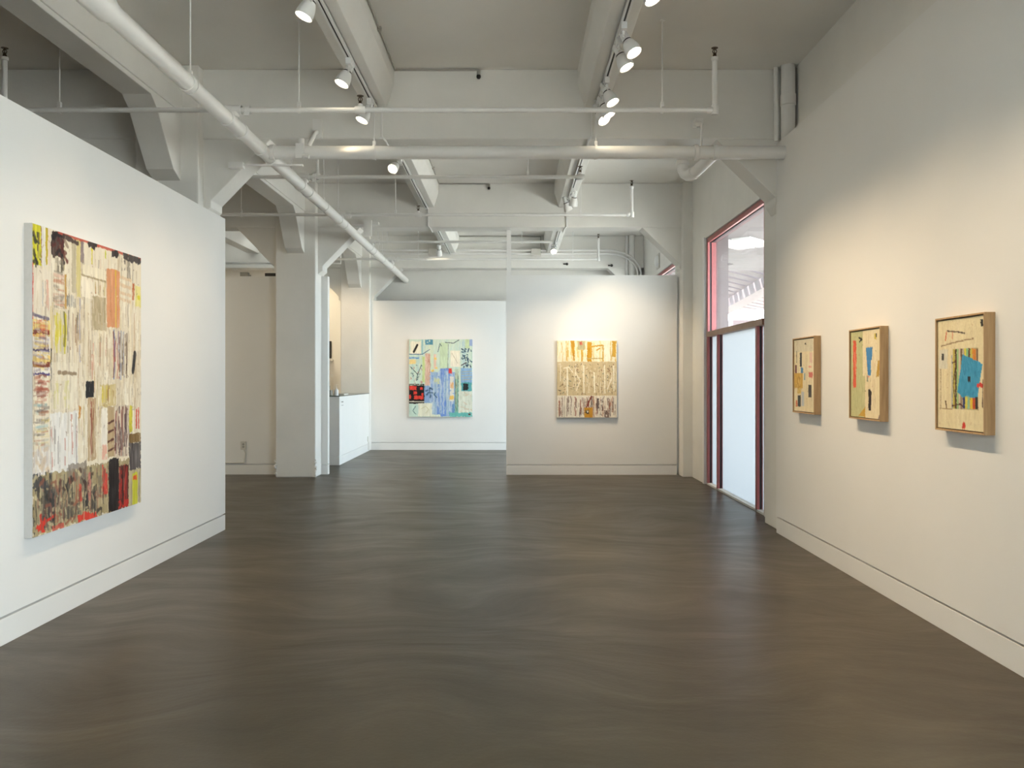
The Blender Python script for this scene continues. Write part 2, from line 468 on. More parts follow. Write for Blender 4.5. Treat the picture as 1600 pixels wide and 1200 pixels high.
# ------------------------------------------------------------------ outside: arcade roof, slatted canopy, far facade
struct(MB().box(2.92, 4.25, 8.6, 13.0, 3.72, 3.9).box(2.92, 5.1, 13.0, 17.6, 3.72, 3.9).box(2.92, 3.02, 8.6, 17.6, 3.56, 3.72).build('arcade_ceiling', 'mauve'), 'mauve arcade soffit outside the window')
struct(MB().box(2.92, 3.18, 12.75, 13.2, -0.12, 3.72).build('arcade_pier', 'mauve'), 'mauve pier outside the far side of the window')
for k in range(2):  # glowing panels put outside in place of an indoor reflection on the glass
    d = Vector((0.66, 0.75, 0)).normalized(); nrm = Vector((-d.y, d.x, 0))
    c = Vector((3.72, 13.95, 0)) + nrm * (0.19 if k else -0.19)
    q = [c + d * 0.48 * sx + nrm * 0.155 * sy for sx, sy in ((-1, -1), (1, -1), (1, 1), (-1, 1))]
    t = tag(empty('reflection_panel', (c.x, c.y, 3.70)), 'flat glowing cream panel imitating a reflection in the glass, ' + ('farther' if k else 'nearer') + ' of two seen through the window', 'ceiling light', 'window reflection panels')
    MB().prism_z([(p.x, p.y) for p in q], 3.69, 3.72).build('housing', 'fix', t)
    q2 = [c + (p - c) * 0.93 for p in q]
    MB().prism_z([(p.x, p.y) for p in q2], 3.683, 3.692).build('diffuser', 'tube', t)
# slatted pergola, set oblique to the building
d = Vector((0.6, 0.8, 0)); nrm = Vector((0.8, -0.6, 0))
perg = tag(empty('slatted_pergola', (6.5, 22, 0)), 'mauve slatted pergola letting bright sky stripes through beyond the window', 'pergola')
o0 = Vector((4.2, 17.2, 0))
for k in range(-11, 12):
    p = o0 + nrm * (k * 0.40)
    t0 = max((3.35 - p.x) / d.x, (17.7 - p.y) / d.y); t1 = (28.0 - p.y) / d.y
    a0, a1 = p + d * t0, p + d * t1
    q = [a0 - nrm * 0.14, a1 - nrm * 0.14, a1 + nrm * 0.14, a0 + nrm * 0.14]
    MB().prism_z([(v.x, v.y) for v in q], 3.75, 3.81).build('slat', 'slat', perg)
for x0, x1 in ((5.35, 6.35), (8.2, 9.2), (11.2, 12.2)):
    MB().prism_z([(x0, 17.7), (x0 + 0.4, 17.7), (x1 + 0.4, 28), (x1, 28)], 3.5, 3.75).build('crossbeam', 'slat', perg)
for p in ((5.6, 18.0), (6.5, 27.6), (8.5, 18.0), (9.4, 27.6)):
    MB().box(p[0] - .1, p[0] + .1, p[1] - .1, p[1] + .1, -0.12, 3.5).build('post', 'slat', perg)
ff = tag(empty('far_building', (22, 62, -0.12)), 'low pink building far off below the pergola', 'building')
MB().box(15.5, 20.5, 60, 66, -0.12, 5.2).build('facade', 'pinkb', ff)
MB().box(15.2, 20.8, 59.7, 66.3, 5.2, 5.6).build('roof_edge', 'slat', ff)
for x in (16.3, 17.6, 18.9):
    MB().box(x, x + 0.7, 59.95, 60.02, 2.2, 4.0).build('window', 'gasket', ff)

# ================================================================== PIPES
def ring(mb, c, axis, r, w):
    mb.lathe([(r * .9, -w / 2 - .004), (r, -w / 2), (r, w / 2), (r * .9, w / 2 + .004)], c, axis, 18)
    return mb

MX, MZ, MR = -2.36, 3.636, 0.060
def rod_hanger(parent, x, y, z, r, top, axis=(1, 0, 0)):
    h = MB().tube([(x, y, z + r + 0.03), (x, y, top)], 0.006, 8).lathe([(0.022, 0), (0.022, 0.008), (0.006, 0.012)], (x, y, top), (0, 0, -1), 10).build('hanger_rod', 'pipe', parent, smooth=True)
    cl = MB()
    pts = [(x, y, z)]
    seg = 18; v = []
    ax = Vector(axis)
    side = ax.cross(Vector((0, 0, 1)))
    cl.lathe([(r + 0.002, -0.012), (r + 0.008, -0.012), (r + 0.008, 0.012), (r + 0.002, 0.012)], (x, y, z), axis, 18)
    cl.box(x - 0.014, x + 0.014, y - 0.014, y + 0.014, z + r, z + r + 0.045)
    cl.build('clamp_ring', 'pipe', h, smooth=True)

def sprinkler(parent, x, y, z):
    o = MB().lathe([(0.0, 0), (0.016, 0), (0.016, 0.02), (0.010, 0.028), (0.010, 0.036), (0, 0.036)], (x, y, z), (0, 0, 1), 12)
    for s in (-1, 1):
        o.tube([(x + s * 0.011, y, z + 0.03), (x + s * 0.017, y, z + 0.05), (x + s * 0.004, y, z + 0.075)], 0.004, 6)
    o.tube([(x, y, z + 0.03), (x, y, z + 0.075)], 0.004, 6)
    h = o.build('sprinkler_head', 'bronze', parent, smooth=True)
    MB().lathe([(0, 0.074), (0.026, 0.074), (0.029, 0.078), (0.0, 0.082)], (x, y, z), (0, 0, 1), 14).build('deflector', 'bronze', h, smooth=True)

# main sprinkler pipe, running the length of the room below the beams
mp = tag(empty('sprinkler_main', (MX, 3, MZ)), 'thick white sprinkler main running the length of the room below the beams', 'pipe')
MB().tube([(MX, -1.6, MZ), (MX, 18.62, MZ)], MR, 24).build('pipe', 'pipe', mp, smooth=True)
for y in (4.78, 6.18, 7.02, 7.38, 7.95, 8.28, 9.45, 9.8, 11.5, 11.85, 13.95, 14.3, 16.3, 16.65):
    ring(MB(), (MX, y, MZ), (0, 1, 0), MR + 0.009, 0.05).build('coupling', 'pipe', mp, smooth=True)
MB().tube([(MX, 4.6, MZ), (MX, 4.95, MZ)], MR + 0.018, 24).build('coupling', 'pipe', mp, smooth=True)
rod_hanger(mp, MX, 6.24, MZ, MR, CEIL, (0, 1, 0))
rod_hanger(mp, MX, 10.6, MZ, MR, CEIL, (0, 1, 0))
rod_hanger(mp, MX, 15.3, MZ, MR, CEIL, (0, 1, 0))
# strut carrying the main on the haunches
MB().box(-2.74, -2.05, 8.29, 8.33, MZ - 0.075, MZ - 0.06).box(-2.76, -2.62, 8.26, 8.335, MZ - 0.10, MZ - 0.045).build('support_strut', 'pipe', mp)
MB().box(-2.50, -2.08, 13.10, 13.19, 3.86, 3.90).box(-2.30, -2.18, 13.06, 13.10, MZ + 0.04, 3.92).build('support_strut', 'pipe', mp)

# cross main with the drain elbow
cz, cy, cr = 3.645, 8.13, 0.0625
cm = tag(empty('cross_main_pipe', (0.1, cy, cz)), 'thick white pipe crossing the room just in front of the deep beam', 'pipe')
MB().tube([(MX, cy, cz), (2.60, cy, cz)], cr, 24).build('pipe', 'pipe', cm, smooth=True)
for x in (-2.29, 1.72, 1.90):
    ring(MB(), (x, cy, cz), (1, 0, 0), cr + 0.012, 0.035).build('coupling', 'pipe', cm, smooth=True)
rod_hanger(cm, -1.33, cy, cz, cr, 4.14)
rod_hanger(cm, 0.77, cy, cz, cr, 4.14)
h = MB().tube([(1.77, cy, cz + cr), (1.77, cy, 3.92), (1.77, 8.25, 3.98)], 0.010, 8).build('hanger_rod', 'pipe', cm, smooth=True)
MB().box(1.73, 1.81, 8.22, 8.34, 3.94, 4.0).lathe([(0.03, 0), (0.045, 0.02), (0.02, 0.05)], (1.77, 8.24, 3.97), (0, 0, -1), 12).build('bracket', 'pipe', h, smooth=True)
a = MB()
arc = [(1.88, 8.13, 3.62), (1.84, 8.26, 3.585), (1.79, 8.42, 3.545), (1.755, 8.51, 3.53), (1.73, 8.57, 3.535), (1.71, 8.61, 3.56), (1.695, 8.63, 3.60), (1.69, 8.635, 3.66), (1.69, 8.64, 3.82)]
a.tube(arc, 0.056, 18).build('drain_elbow', 'pipe', cm, smooth=True)
ring(MB(), (1.77, 8.47, 3.537), (-0.35, 0.9, -0.15), 0.066, 0.03).build('coupling', 'pipe', cm, smooth=True)
ring(MB(), (1.69, 8.635, 3.67), (0, 0, 1), 0.066, 0.03).build('coupling', 'pipe', cm, smooth=True)
# short branch valve clamped on the cross main
v = MB().tube([(-2.02, cy, cz + 0.02), (-2.02, cy, cz + 0.13)], 0.028, 12).box(-2.06, -1.98, cy - 0.075, cy - 0.04, cz - 0.07, cz + 0.07)
v.tube([(-1.99, cy - 0.08, cz - 0.05), (-1.93, cy - 0.08, cz - 0.06)], 0.018, 10).build('clamp_valve', 'pipe', cm, smooth=True)
MB().tube([(-1.96, cy + 0.02, cz + 0.06), (-1.92, 8.25, cz + 0.22), (-1.91, 8.33, cz + 0.25)], 0.022, 10).box(-1.955, -1.865, 8.30, 8.34, cz + 0.19, cz + 0.37).build('sway_brace', 'pipe', cm, smooth=True)

# branch lines
def branch(y, z, x0, x1, label, r=0.021, riser=None, lriser=None, heads=(), rods=(), tee=True):
    b = tag(empty('sprinkler_branch', ((x0 + x1) / 2, y, z)), label, 'pipe', 'sprinkler branch lines')
    pts = [(x0, y, z)]
    pts.append((x1, y, z))
    MB().tube(pts, r, 14).build('pipe', 'pipe', b, smooth=True)
    for x, rt in ((x1, riser), (x0, lriser)):
        if rt:
            MB().tube([(x, y, z - 0.015), (x, y, rt)], r, 14).lathe([(r, -.03), (r + .008, -.025), (r + .008, 0), (r * .6, 0.006)], (x, y, rt), (0, 0, 1), 14).build('riser', 'pipe', b, smooth=True)
            e = MB(); ring(e, (x, y, z), (0, 0, 1), r + 0.010, 0.07); ring(e, (x - 0.045 * (1 if x == x1 else -1), y, z), (1, 0, 0), r + 0.008, 0.04)
            e.build('elbow', 'pipe', b, smooth=True)
            sprinkler(b, x, y, rt)
    for x in heads:
        e = MB(); ring(e, (x, y, z), (1, 0, 0), r + 0.012, 0.08); ring(e, (x, y, z + r + 0.012), (0, 0, 1), r * .9, 0.03)
        e.build('tee', 'pipe', b, smooth=True)
        sprinkler(b, x, y, z + r + 0.02)
    for x in rods:
        rod_hanger(b, x, y, z, r, CEIL)
    if tee:
        e = MB().tube([(MX, y, MZ + MR - 0.01), (MX, y, z)], 0.036, 14)
        ring(e, (MX, y, MZ + MR + 0.02), (0, 0, 1), 0.050, 0.035)
        ring(e, (MX, y, z), (1, 0, 0), 0.042, 0.13)
        ring(e, (MX + 0.12, y, z), (1, 0, 0), 0.038, 0.035)
        e.box(MX + 0.10, MX + 0.14, y - 0.035, y - 0.02, z - 0.055, z - 0.025)
        e.build('riser_tee', 'pipe', b, smooth=True)
branch(7.2, 3.757, -4.28, 1.68, 'nearest thin sprinkler branch pipe, ending in a long upright riser at the right wall', riser=4.20, lriser=4.20, heads=(-1.295,), rods=(-3.82, -1.81, 1.24))
branch(9.61, 3.762, -4.9, 0.746, 'short sprinkler branch pipe just beyond the cross pipe, ending at the right joist', heads=(0.736,), rods=(-2.5, 0.15))
branch(11.67, 3.735, -4.2, 1.594, 'sprinkler branch pipe ahead of the middle beam, ending in a short right riser', riser=4.12, heads=(-1.31,), rods=(-3.72, -2.40, -1.62, 0.90))
branch(14.15, 3.76, -2.55, 0.63, 'sprinkler branch pipe just beyond the middle beam', heads=(), rods=(-2.1, 0.12))
branch(16.47, 3.80, -4.2, 1.61, 'farthest sprinkler branch pipe, ending in a short riser above the free partition', riser=4.2, heads=(), rods=(-2.62, -1.85, 1.12))
# a stand pipe on the second branch
st = tag(MB().tube([(-2.22, 9.66, 3.765), (-2.22, 9.66, 4.10), (-2.22, 9.66, CEIL)], 0.016, 12).lathe([(0.02, -.03), (0.035, -.02), (0.035, .03), (0.02, .04)], (-2.22, 9.66, 3.775), (0, 0, 1), 12).build('vent_pipe', 'pipe', smooth=True), 'short white upright pipe rising to the ceiling beside the thick main', 'pipe')

# stacks beside the right wall
s1 = tag(empty('soil_stack', (2.648, 8.24, 0)), 'fat white vertical pipe rising behind the right-hand gallery wall', 'pipe')
s1.location = (2.648, 8.24, 0)
MB().tube([(2.63, 8.245, 3.6), (2.63, 8.245, CEIL)], 0.066, 20).build('pipe', 'pipe', s1, smooth=True)
ring(MB(), (2.63, 8.245, 4.18), (0, 0, 1), 0.074, 0.10).build('coupling', 'pipe', s1, smooth=True)
t = tag(MB().tube([(2.535, 8.30, 3.8), (2.535, 8.30, 4.16), (2.53, 8.30, 4.2), (2.53, 8.30, CEIL)], 0.024, 12).build('thin_stack', 'pipe', smooth=True), 'thin white vertical pipe beside the fat one at the right wall', 'pipe')

# back wall conduits
def conduit(pts, r, label, mat='pipe', extra=None):
    return tag(MB().tube(pts, r, 8).build('conduit', mat, smooth=True), label, 'conduit')
for k, dz in enumerate((0.0, 0.07)):
    pts = [(-2.8, 17.93, 4.12 + dz), (1.95, 17.93, 4.12 + dz)]
    for q in range(1, 7):
        an = q / 6 * math.pi / 2
        pts.append((1.95 + (0.62 + dz) * math.sin(an), 17.93, 4.12 + dz - (0.4 + dz) * (1 - math.cos(an))))
    pts.append((2.57 + dz, 17.93, 0.2))
    conduit(pts, 0.022, ('upper' if k else 'lower') + ' white conduit bending down at the right end of the rear beam')
conduit([(2.36, 18.03, 3.2), (2.36, 18.03, CEIL)], 0.03, 'slim vertical conduit on the rear beam above the free partition')
tag(MB().tube([(2.46, 18.0, 3.2), (2.46, 18.0, CEIL)], 0.062, 14).build('rear_stack', 'pipe', smooth=True), 'vertical white pipe in the far right corner above the free partition', 'pipe')
for k, x in enumerate((-1.6, 0.55)):
    tag(MB().box(x - 0.2, x, 17.89, 18.06, 4.08, 4.22).build('junction_box', 'plate', bevel=0.005), ('left' if k == 0 else 'right') + ' cream junction box on the rear beam conduits', 'junction box')

def sensor_line(y, xe, label):
    p = [(-1.158, y - 4.3, 4.495), (-1.158, y - 0.02, 4.495), (xe, y - 0.02, 4.495)]
    g = tag(empty('sensor_conduit', (xe, y, 4.49)), label, 'conduit')
    MB().tube(p, 0.009, 8).build('conduit', 'cond', g)
    for q in (y - 2.0, y - 1.0):
        MB().box(-1.172, -1.140, q - 0.02, q + 0.02, 4.483, CEIL).build('clip', 'cond', g)
    s = MB().lathe([(0.018, 0), (0.018, 0.05), (0, 0.05)], (xe, y - 0.025, 4.495), (0, 0, -1), 12).build('sensor', 'cond', g, smooth=True)
    MB().lathe([(0.020, 0.05), (0.022, 0.07), (0.014, 0.085), (0, 0.088)], (xe, y - 0.025, 4.495), (0, 0, -1), 12).build('sensor_tip', 'dark', s, smooth=True)
sensor_line(8.34, -0.348, 'thin grey conduit along the ceiling corner with a black sensor tip, nearest bay')
sensor_line(13.20, -0.394, 'thin grey conduit along the ceiling corner with a black sensor tip, middle bay')
tag(MB().tube([(-1.15, 18.03, 4.49), (0.55, 18.03, 4.49), (0.55, 18.03, 4.14)], 0.012, 8).build('conduit', 'cond'), 'grey conduit under the ceiling of the farthest bay', 'conduit')
for k, (x, z) in enumerate(((1.08, 3.91), (2.02, 3.88))):
    tag(MB().tube([(x - .06, 18.0, z), (x, 18.0, z)], 0.012, 8).lathe([(0.0, -.02), (0.026, -.02), (0.03, .01), (0, .03)], (x + .02, 18.0, z), (1, 0, 0), 10).build('sensor', 'dark', smooth=True), ('left' if k == 0 else 'right') + ' small dark sensor on the rear beam', 'sensor')
# feeds that drop over the beam faces from the light tracks
for k, (x, y) in enumerate(((-1.29, 8.34), (0.75, 8.34), (-1.33, 13.2), (0.80, 13.2))):
    dx = 0.03 if x < 0 else -0.03
    tag(MB().tube([(x, y - 0.012, 4.14), (x, y - 0.012, 4.0), (x, y - 0.012, BB + 0.02), (x + dx, y + 0.02, BB - 0.012), (x + dx, y + BT, BB - 0.012)], 0.010, 8).build('track_feed', 'pipe', smooth=True),
        'thin feed conduit dropping over the ' + ('near' if k < 2 else 'middle') + ' beam from the ' + ('left' if x < 0 else 'right') + ' light track', 'conduit')

# ================================================================== TRACK LIGHTS
def track(x, y0, y1, label):
    t = tag(empty('light_track', (x, (y0 + y1) / 2, 4.12)), label, 'light track', 'ceiling light tracks')
    MB().box(x - 0.022, x - 0.008, y0, y1, 4.105, 4.14).box(x + 0.008, x + 0.022, y0, y1, 4.105, 4.14).box(x - 0.022, x + 0.022, y0, y1, 4.13, 4.14).build('rail', 'fix', t)
    MB().box(x - 0.008, x + 0.008, y0, y1, 4.113, 4.131).build('slot', 'dark', t)
    MB().box(x - 0.024, x + 0.024, y1, y1 + 0.06, 4.095, 4.14).build('end_feed', 'fix', t, bevel=0.003)
names = {0: 'out of view overhead', 1: 'nearest bay', 2: 'middle bay', 3: 'farthest bay'}
for side, x in (('left', -1.35), ('right', 0.80)):
    for k in range(4):
        a, bb = BEAM_Y[k] + BT, BEAM_Y[k + 1]
        track(x, a + 0.1, bb - 0.12, 'white light track with a dark slot under the %s joist, %s' % (side, names[k]))

def track_light(track_x, y, target, label, power=60.0, spot=52, blend=0.8, head=None, col=SPOT_WARM):
    """head = centre of the lamp face"""
    H = Vector(head); T = Vector(target)
    d = (T - H).normalized()
    g = tag(empty('track_light', (track_x, y, 4.10)), label, 'spotlight', 'track spotlights')
    back = H - d * 0.105                       # back of the bell
    neck = H - d * 0.20
    MB().box(track_x - 0.022, track_x + 0.022, y - 0.05, y + 0.05, 4.055, 4.108).build('adapter', 'fix', g, bevel=0.004)
    MB().tube([(track_x, y, 4.06), (track_x, y, 4.02)], 0.012, 10).build('stem', 'fix', g, smooth=True)
    # yoke: two flat arms from the stem to the neck
    s = d.cross(Vector((0, 0, 1)))
    s = s.normalized() if s.length > 1e-3 else Vector((1, 0, 0))
    S = Vector((track_x, y, 4.02)); N = neck
    yk = MB()
    for q in (-1, 1):
        a = S + s * 0.020 * q; b = N + s * 0.030 * q; c = N + d * 0.06 + s * 0.034 * q
        yk.tube([a, b, c], 0.0065, 8)
    yk.tube([S - s * 0.02, S + s * 0.02], 0.009, 8)
    yk.build('yoke', 'fix', g, smooth=True)
    MB().lathe([(0, 0), (0.026, 0.0), (0.031, 0.01), (0.033, 0.085), (0, 0.085)], neck, d, 18).build('neck', 'fix', g, smooth=True)
    MB().lathe([(0.0345, 0), (0.0365, 0.004), (0.0345, 0.010)], neck + d * 0.085, d, 18).build('dark_ring', 'dark', g, smooth=True)
    MB().lathe([(0, 0.0), (0.036, 0.0), (0.046, 0.018), (0.056, 0.050), (0.061, 0.085), (0.062, 0.112), (0.058, 0.112), (0.048, 0.100), (0, 0.098)], back, d, 24).build('shade', 'fix', g, smooth=True)
    MB().lathe([(0, 0.0), (0.036, -0.002), (0.047, -0.008)], H + d * 0.001, d, 20).build('lens', 'lens', g, smooth=True)
    L = bpy.data.lights.new('lamp', 'SPOT')
    L.energy = power * SPOT_K; L.color = col; L.spot_size = math.radians(spot); L.spot_blend = blend
    L.shadow_soft_size = 0.045
    lo = bpy.data.objects.new('lamp', L)
    lo.location = H + d * 0.03
    lo.rotation_euler = d.to_track_quat('-Z', 'Y').to_euler()
    COL.objects.link(lo)
    lo.parent = g
    lo.matrix_parent_inverse = Matrix.Translation(g.location).inverted()

P_L = (-2.86, 5.75, 1.55)
lx, rx = -1.35, 0.80
LT = [
 (lx, 5.70, (-2.86, 5.3, 0.5), 'lit white spotlight on the left track cut by the top of the picture', (-1.41, 5.74, 3.93), 62, 72),
 (lx, 7.00, (-2.86, 6.3, 0.5), 'lit white spotlight at the middle of the near left track', (-1.42, 7.05, 3.93), 62, 72),
 (lx, 8.00, (-2.86, 7.2, 0.5), 'small lit spotlight at the beam end of the near left track', (-1.42, 7.98, 3.91), 46, 72),
 (rx, 5.42, (2.52, 4.5, 0.42), 'lit spotlight on the right track nearest the top edge of the picture', (0.885, 5.48, 3.93), 75, 75),
 (rx, 6.30, (2.52, 5.2, 0.42), 'upper of the close pair of lit spotlights on the near right track', (0.888, 6.38, 3.93), 70, 75),
 (rx, 6.58, (2.52, 6.1, 0.42), 'lower of the close pair of lit spotlights on the near right track', (0.872, 6.68, 3.93), 70, 75),
 (rx, 7.44, (2.52, 6.6, 0.42), 'lit spotlight on the near right track just above the thin sprinkler pipe', (0.86, 7.53, 3.93), 60, 75),
 (rx, 7.76, (2.52, 7.3, 0.42), 'lit spotlight on the near right track just below the thin sprinkler pipe', (0.868, 7.90, 3.93), 60, 75),
 (rx, 8.05, (2.2, 6.3, 1.0), 'last tiny glaring spotlight of the near right track by the deep beam', (0.835, 8.02, 3.92), 40, 70),
 (lx, 10.10, (-2.6, 6.6, 1.0), 'glaring spotlight facing the viewer on the left track beyond the cross pipe', (-1.42, 10.0, 3.95), 30, 60),
 (rx, 11.75, (0.45, 13.40, 0.30), 'nearer of two spotlights turned to the golden painting', (0.81, 11.86, 3.90), 125, 68),
 (rx, 12.22, (2.3, 13.40, 0.35), 'farther of two spotlights turned to the golden painting', (0.775, 12.30, 3.92), 140, 72),
 (lx, 16.15, (-1.55, 18.08, 0.9), 'spotlight turned to the blue painting on the far left track', (-1.43, 16.25, 3.85), 72, 75),
 (rx, 16.35, (0.9, 13.6, 1.2), 'glaring spotlight facing the viewer on the far right track', (0.745, 16.28, 3.92), 25, 50),
 (lx, 4.2, (-2.86, 4.2, 0.5), 'added spotlight out of view on the near left track, brightening the left wall', (-1.42, 4.22, 3.93), 36, 75),  # extra unseen head, added to light the near left wall
 (rx, 4.3, (2.52, 3.7, 0.42), 'added spotlight out of view on the near right track, brightening the right wall', (0.885, 4.32, 3.93), 65, 75),  # extra unseen head, added to light the near right wall
]
for tx_, ty_, tg_, lb_, hd_, pw_, sp_ in LT:
    track_light(tx_, ty_, tg_, lb_, head=hd_, power=pw_, spot=sp_, blend=1.0)
# reception spotlight on its own short stem under the girder
def stem_light(x, y, target, label):
    H = Vector((x, y, 3.72)); d = (Vector(target) - H).normalized()
    g = tag(empty('stem_light', (x, y, 4.01)), label, 'spotlight')
    MB().tube([(x, y, 4.01), (x, y, 3.80)], 0.012, 10).build('stem', 'fix', g, smooth=True)
    MB().lathe([(0, -0.12), (0.03, -0.12), (0.036, -0.06), (0.055, -0.01), (0.058, 0.005), (0.05, 0.0), (0, -0.004)], H, d, 20).build('shade', 'fix', g, smooth=True)
    MB().lathe([(0, 0.002), (0.045, 0.0)], H, d, 18).build('lens', 'lens', g, smooth=True)
    L = bpy.data.lights.new('lamp', 'SPOT'); L.energy = 70 * SPOT_K; L.color = SPOT_WARM
    L.spot_size = math.radians(95); L.spot_blend = 0.7; L.shadow_soft_size = 0.05
    lo = bpy.data.objects.new('lamp', L); lo.location = H + d * 0.02
    lo.rotation_euler = d.to_track_quat('-Z', 'Y').to_euler(); COL.objects.link(lo)
    lo.parent = g; lo.matrix_parent_inverse = Matrix.Translation(g.location).inverted()
stem_light(-3.44, 16.1, (-3.6, 17.9, 1.6), 'tiny glowing spotlight over the reception counter under the girder')

# ceiling lights of the side room, plus two added warm fill panels
def panel_light(x0, x1, y0, y1, z, label, mat='panelglow'):
    g = tag(empty('panel_light', ((x0 + x1) / 2, (y0 + y1) / 2, z)), label, 'ceiling light', 'side room panel lights')
    MB().box(x0 - .03, x1 + .03, y0 - .03, y1 + .03, z, z + 0.07).build('housing', 'fix', g, bevel=0.004)
    MB().box(x0, x1, y0, y1, z - 0.004, z + 0.003).build('diffuser', mat, g)
panel_light(-6.05, -5.05 - 0.62, 17.0, 17.9, CEIL - 0.08, 'left glowing panel light in the side room ceiling')
panel_light(-5.50 + 0.2, -4.2, 17.0, 17.9, CEIL - 0.08, 'right glowing panel light in the side room ceiling')
panel_light(-5.4, -4.4, 18.9, 19.6, CEIL - 0.4, 'added warm panel behind the far column, brightening the office wall', 'warm_fill')  # added fill, warms the office wall beyond the counter
panel_light(-6.9, -5.9, 10.4, 11.4, CEIL - 0.5, 'added warm panel hidden behind the left wall, brightening the side room', 'warm_fill')  # unseen fill, added to warm and brighten the side partition

# ================================================================== PAINTINGS
class Paint:
    def __init__(s, w, h, base, seed):
        s.w, s.h = w, h
        s.r = np.random.RandomState(seed)
        s.a = np.zeros((h, w, 3)) + np.array(base, float)
        s.U, s.V = np.meshgrid((np.arange(w) + .5) / w, (np.arange(h) + .5) / h)
    def smooth(s, nx, ny, sl=None):
        g = s.r.rand(ny + 2, nx + 2)
        x = (s.U if sl is None else s.U[sl]) * nx; y = (s.V if sl is None else s.V[sl]) * ny
        xi = x.astype(int); yi = y.astype(int); fx = x - xi; fy = y - yi
        fx = fx * fx * (3 - 2 * fx); fy = fy * fy * (3 - 2 * fy)
        return (g[yi, xi] * (1 - fx) + g[yi, xi + 1] * fx) * (1 - fy) + (g[yi + 1, xi] * (1 - fx) + g[yi + 1, xi + 1] * fx) * fy
    def win(s, u0, v0, u1, v1, pad=0.02):
        x0 = max(0, int((u0 - pad) * s.w)); x1 = min(s.w, int((u1 + pad) * s.w) + 2)
        y0 = max(0, int((v0 - pad) * s.h)); y1 = min(s.h, int((v1 + pad) * s.h) + 2)
        return (slice(y0, max(y1, y0 + 1)), slice(x0, max(x1, x0 + 1)))
    def blend(s, mask, col, sl):
        s.a[sl] = s.a[sl] * (1 - mask[..., None]) + np.array(col, float) * mask[..., None]
    def rect(s, u0, v0, u1, v1, col, al=1.0, rag=0.006, var=10, patch=0.0):
        sl = s.win(u0, v0, u1, v1)
        n = (s.smooth(90, 110, sl) - .5) * rag + (s.smooth(34, 40, sl) - .5) * rag
        U = s.U[sl]; V = s.V[sl]
        m = ((U > u0 + n) & (U < u1 + n) & (V > v0 + n) & (V < v1 + n)).astype(float) * al
        if patch > 0:
            m = m * (s.smooth(46, 50, sl) * .6 + s.smooth(110, 60, sl) * .4 > patch)
        t = (s.smooth(90, 16, sl) - .5)[..., None] * 2 * var
        s.a[sl] = s.a[sl] * (1 - m[..., None]) + (np.array(col, float) + t) * m[..., None]
    def poly(s, pts, col, al=1.0, rag=0.005, var=8):
        xs = [p[0] for p in pts]; ys = [p[1] for p in pts]
        sl = s.win(min(xs), min(ys), max(xs), max(ys))
        n = (s.smooth(60, 60, sl) - .5) * 2 * rag
        U = s.U[sl] + n; V = s.V[sl] - n
        ins = np.zeros_like(U, bool); k = len(pts)
        for i in range(k):
            x0, y0 = pts[i]; x1, y1 = pts[(i + 1) % k]
            if y0 == y1: continue
            ins ^= ((y0 > V) != (y1 > V)) & (U < (x1 - x0) * (V - y0) / (y1 - y0) + x0)
        m = ins * al
        t = (s.smooth(50, 30, sl) - .5)[..., None] * 2 * var
        s.a[sl] = s.a[sl] * (1 - m[..., None]) + (np.array(col, float) + t) * m[..., None]
    def line(s, pts, wd, col, al=1.0, asp=None, jit=0.45):
        asp = asp or s.h / s.w
        xs = [p[0] for p in pts]; ys = [p[1] for p in pts]
        sl = s.win(min(xs), min(ys), max(xs), max(ys), 0.02 + wd)
        n = 1 + (s.smooth(80, 90, sl) - .5) * 2 * jit
        U = s.U[sl]; V = s.V[sl]
        m = np.zeros_like(U)
        for (x0, y0), (x1, y1) in zip(pts[:-1], pts[1:]):
            dx, dy = x1 - x0, (y1 - y0) * asp
            L2 = dx * dx + dy * dy + 1e-9
            t = np.clip(((U - x0) * dx + (V - y0) * asp * dy) / L2, 0, 1)
            dd = np.hypot(U - x0 - t * dx, (V - y0) * asp - t * dy)
            m = np.maximum(m, np.clip((wd * n - dd) / 0.004 + .5, 0, 1))
        s.blend(m * al, col, sl)
    def vstreaks(s, u0, v0, u1, v1, cols, n, wmin, wmax, al=0.6, lmin=.3, lmax=1.0):
        for k in range(n):
            u = s.r.uniform(u0, u1); wd = s.r.uniform(wmin, wmax)
            L = (v1 - v0) * s.r.uniform(lmin, lmax); a = s.r.uniform(v0, v1 - L + 1e-6)
            c = cols[s.r.randint(len(cols))]
            sl = s.win(u - wd, a, u + wd, a + L, 0.01)
            U = s.U[sl]; V = s.V[sl]
            wob = (s.smooth(3, 18, sl) - .5) * wd * 1.2
            m = np.clip((wd / 2 - np.abs(U - u + wob)) / 0.003 + .5, 0, 1) * ((V > a) & (V < a + L))
            m = m * (s.smooth(110, 40, sl) > s.r.uniform(.1, .5))
            s.blend(m * al * s.r.uniform(.5, 1), c, sl)
    def hstreaks(s, u0, v0, u1, v1, cols, n, wmin, wmax, al=0.6, lmin=.3, lmax=1.0):
        for k in range(n):
            v = s.r.uniform(v0, v1); wd = s.r.uniform(wmin, wmax)
            L = (u1 - u0) * s.r.uniform(lmin, lmax); a = s.r.uniform(u0, u1 - L + 1e-6)
            c = cols[s.r.randint(len(cols))]
            sl = s.win(a, v - wd, a + L, v + wd, 0.01)
            U = s.U[sl]; V = s.V[sl]
            wob = (s.smooth(12, 3, sl) - .5) * wd * 1.6
            m = np.clip((wd / 2 - np.abs(V - v + wob)) / 0.003 + .5, 0, 1) * ((U > a) & (U < a + L))
            m = m * (s.smooth(40, 110, sl) > s.r.uniform(.1, .5))
            s.blend(m * al * s.r.uniform(.5, 1), c, sl)
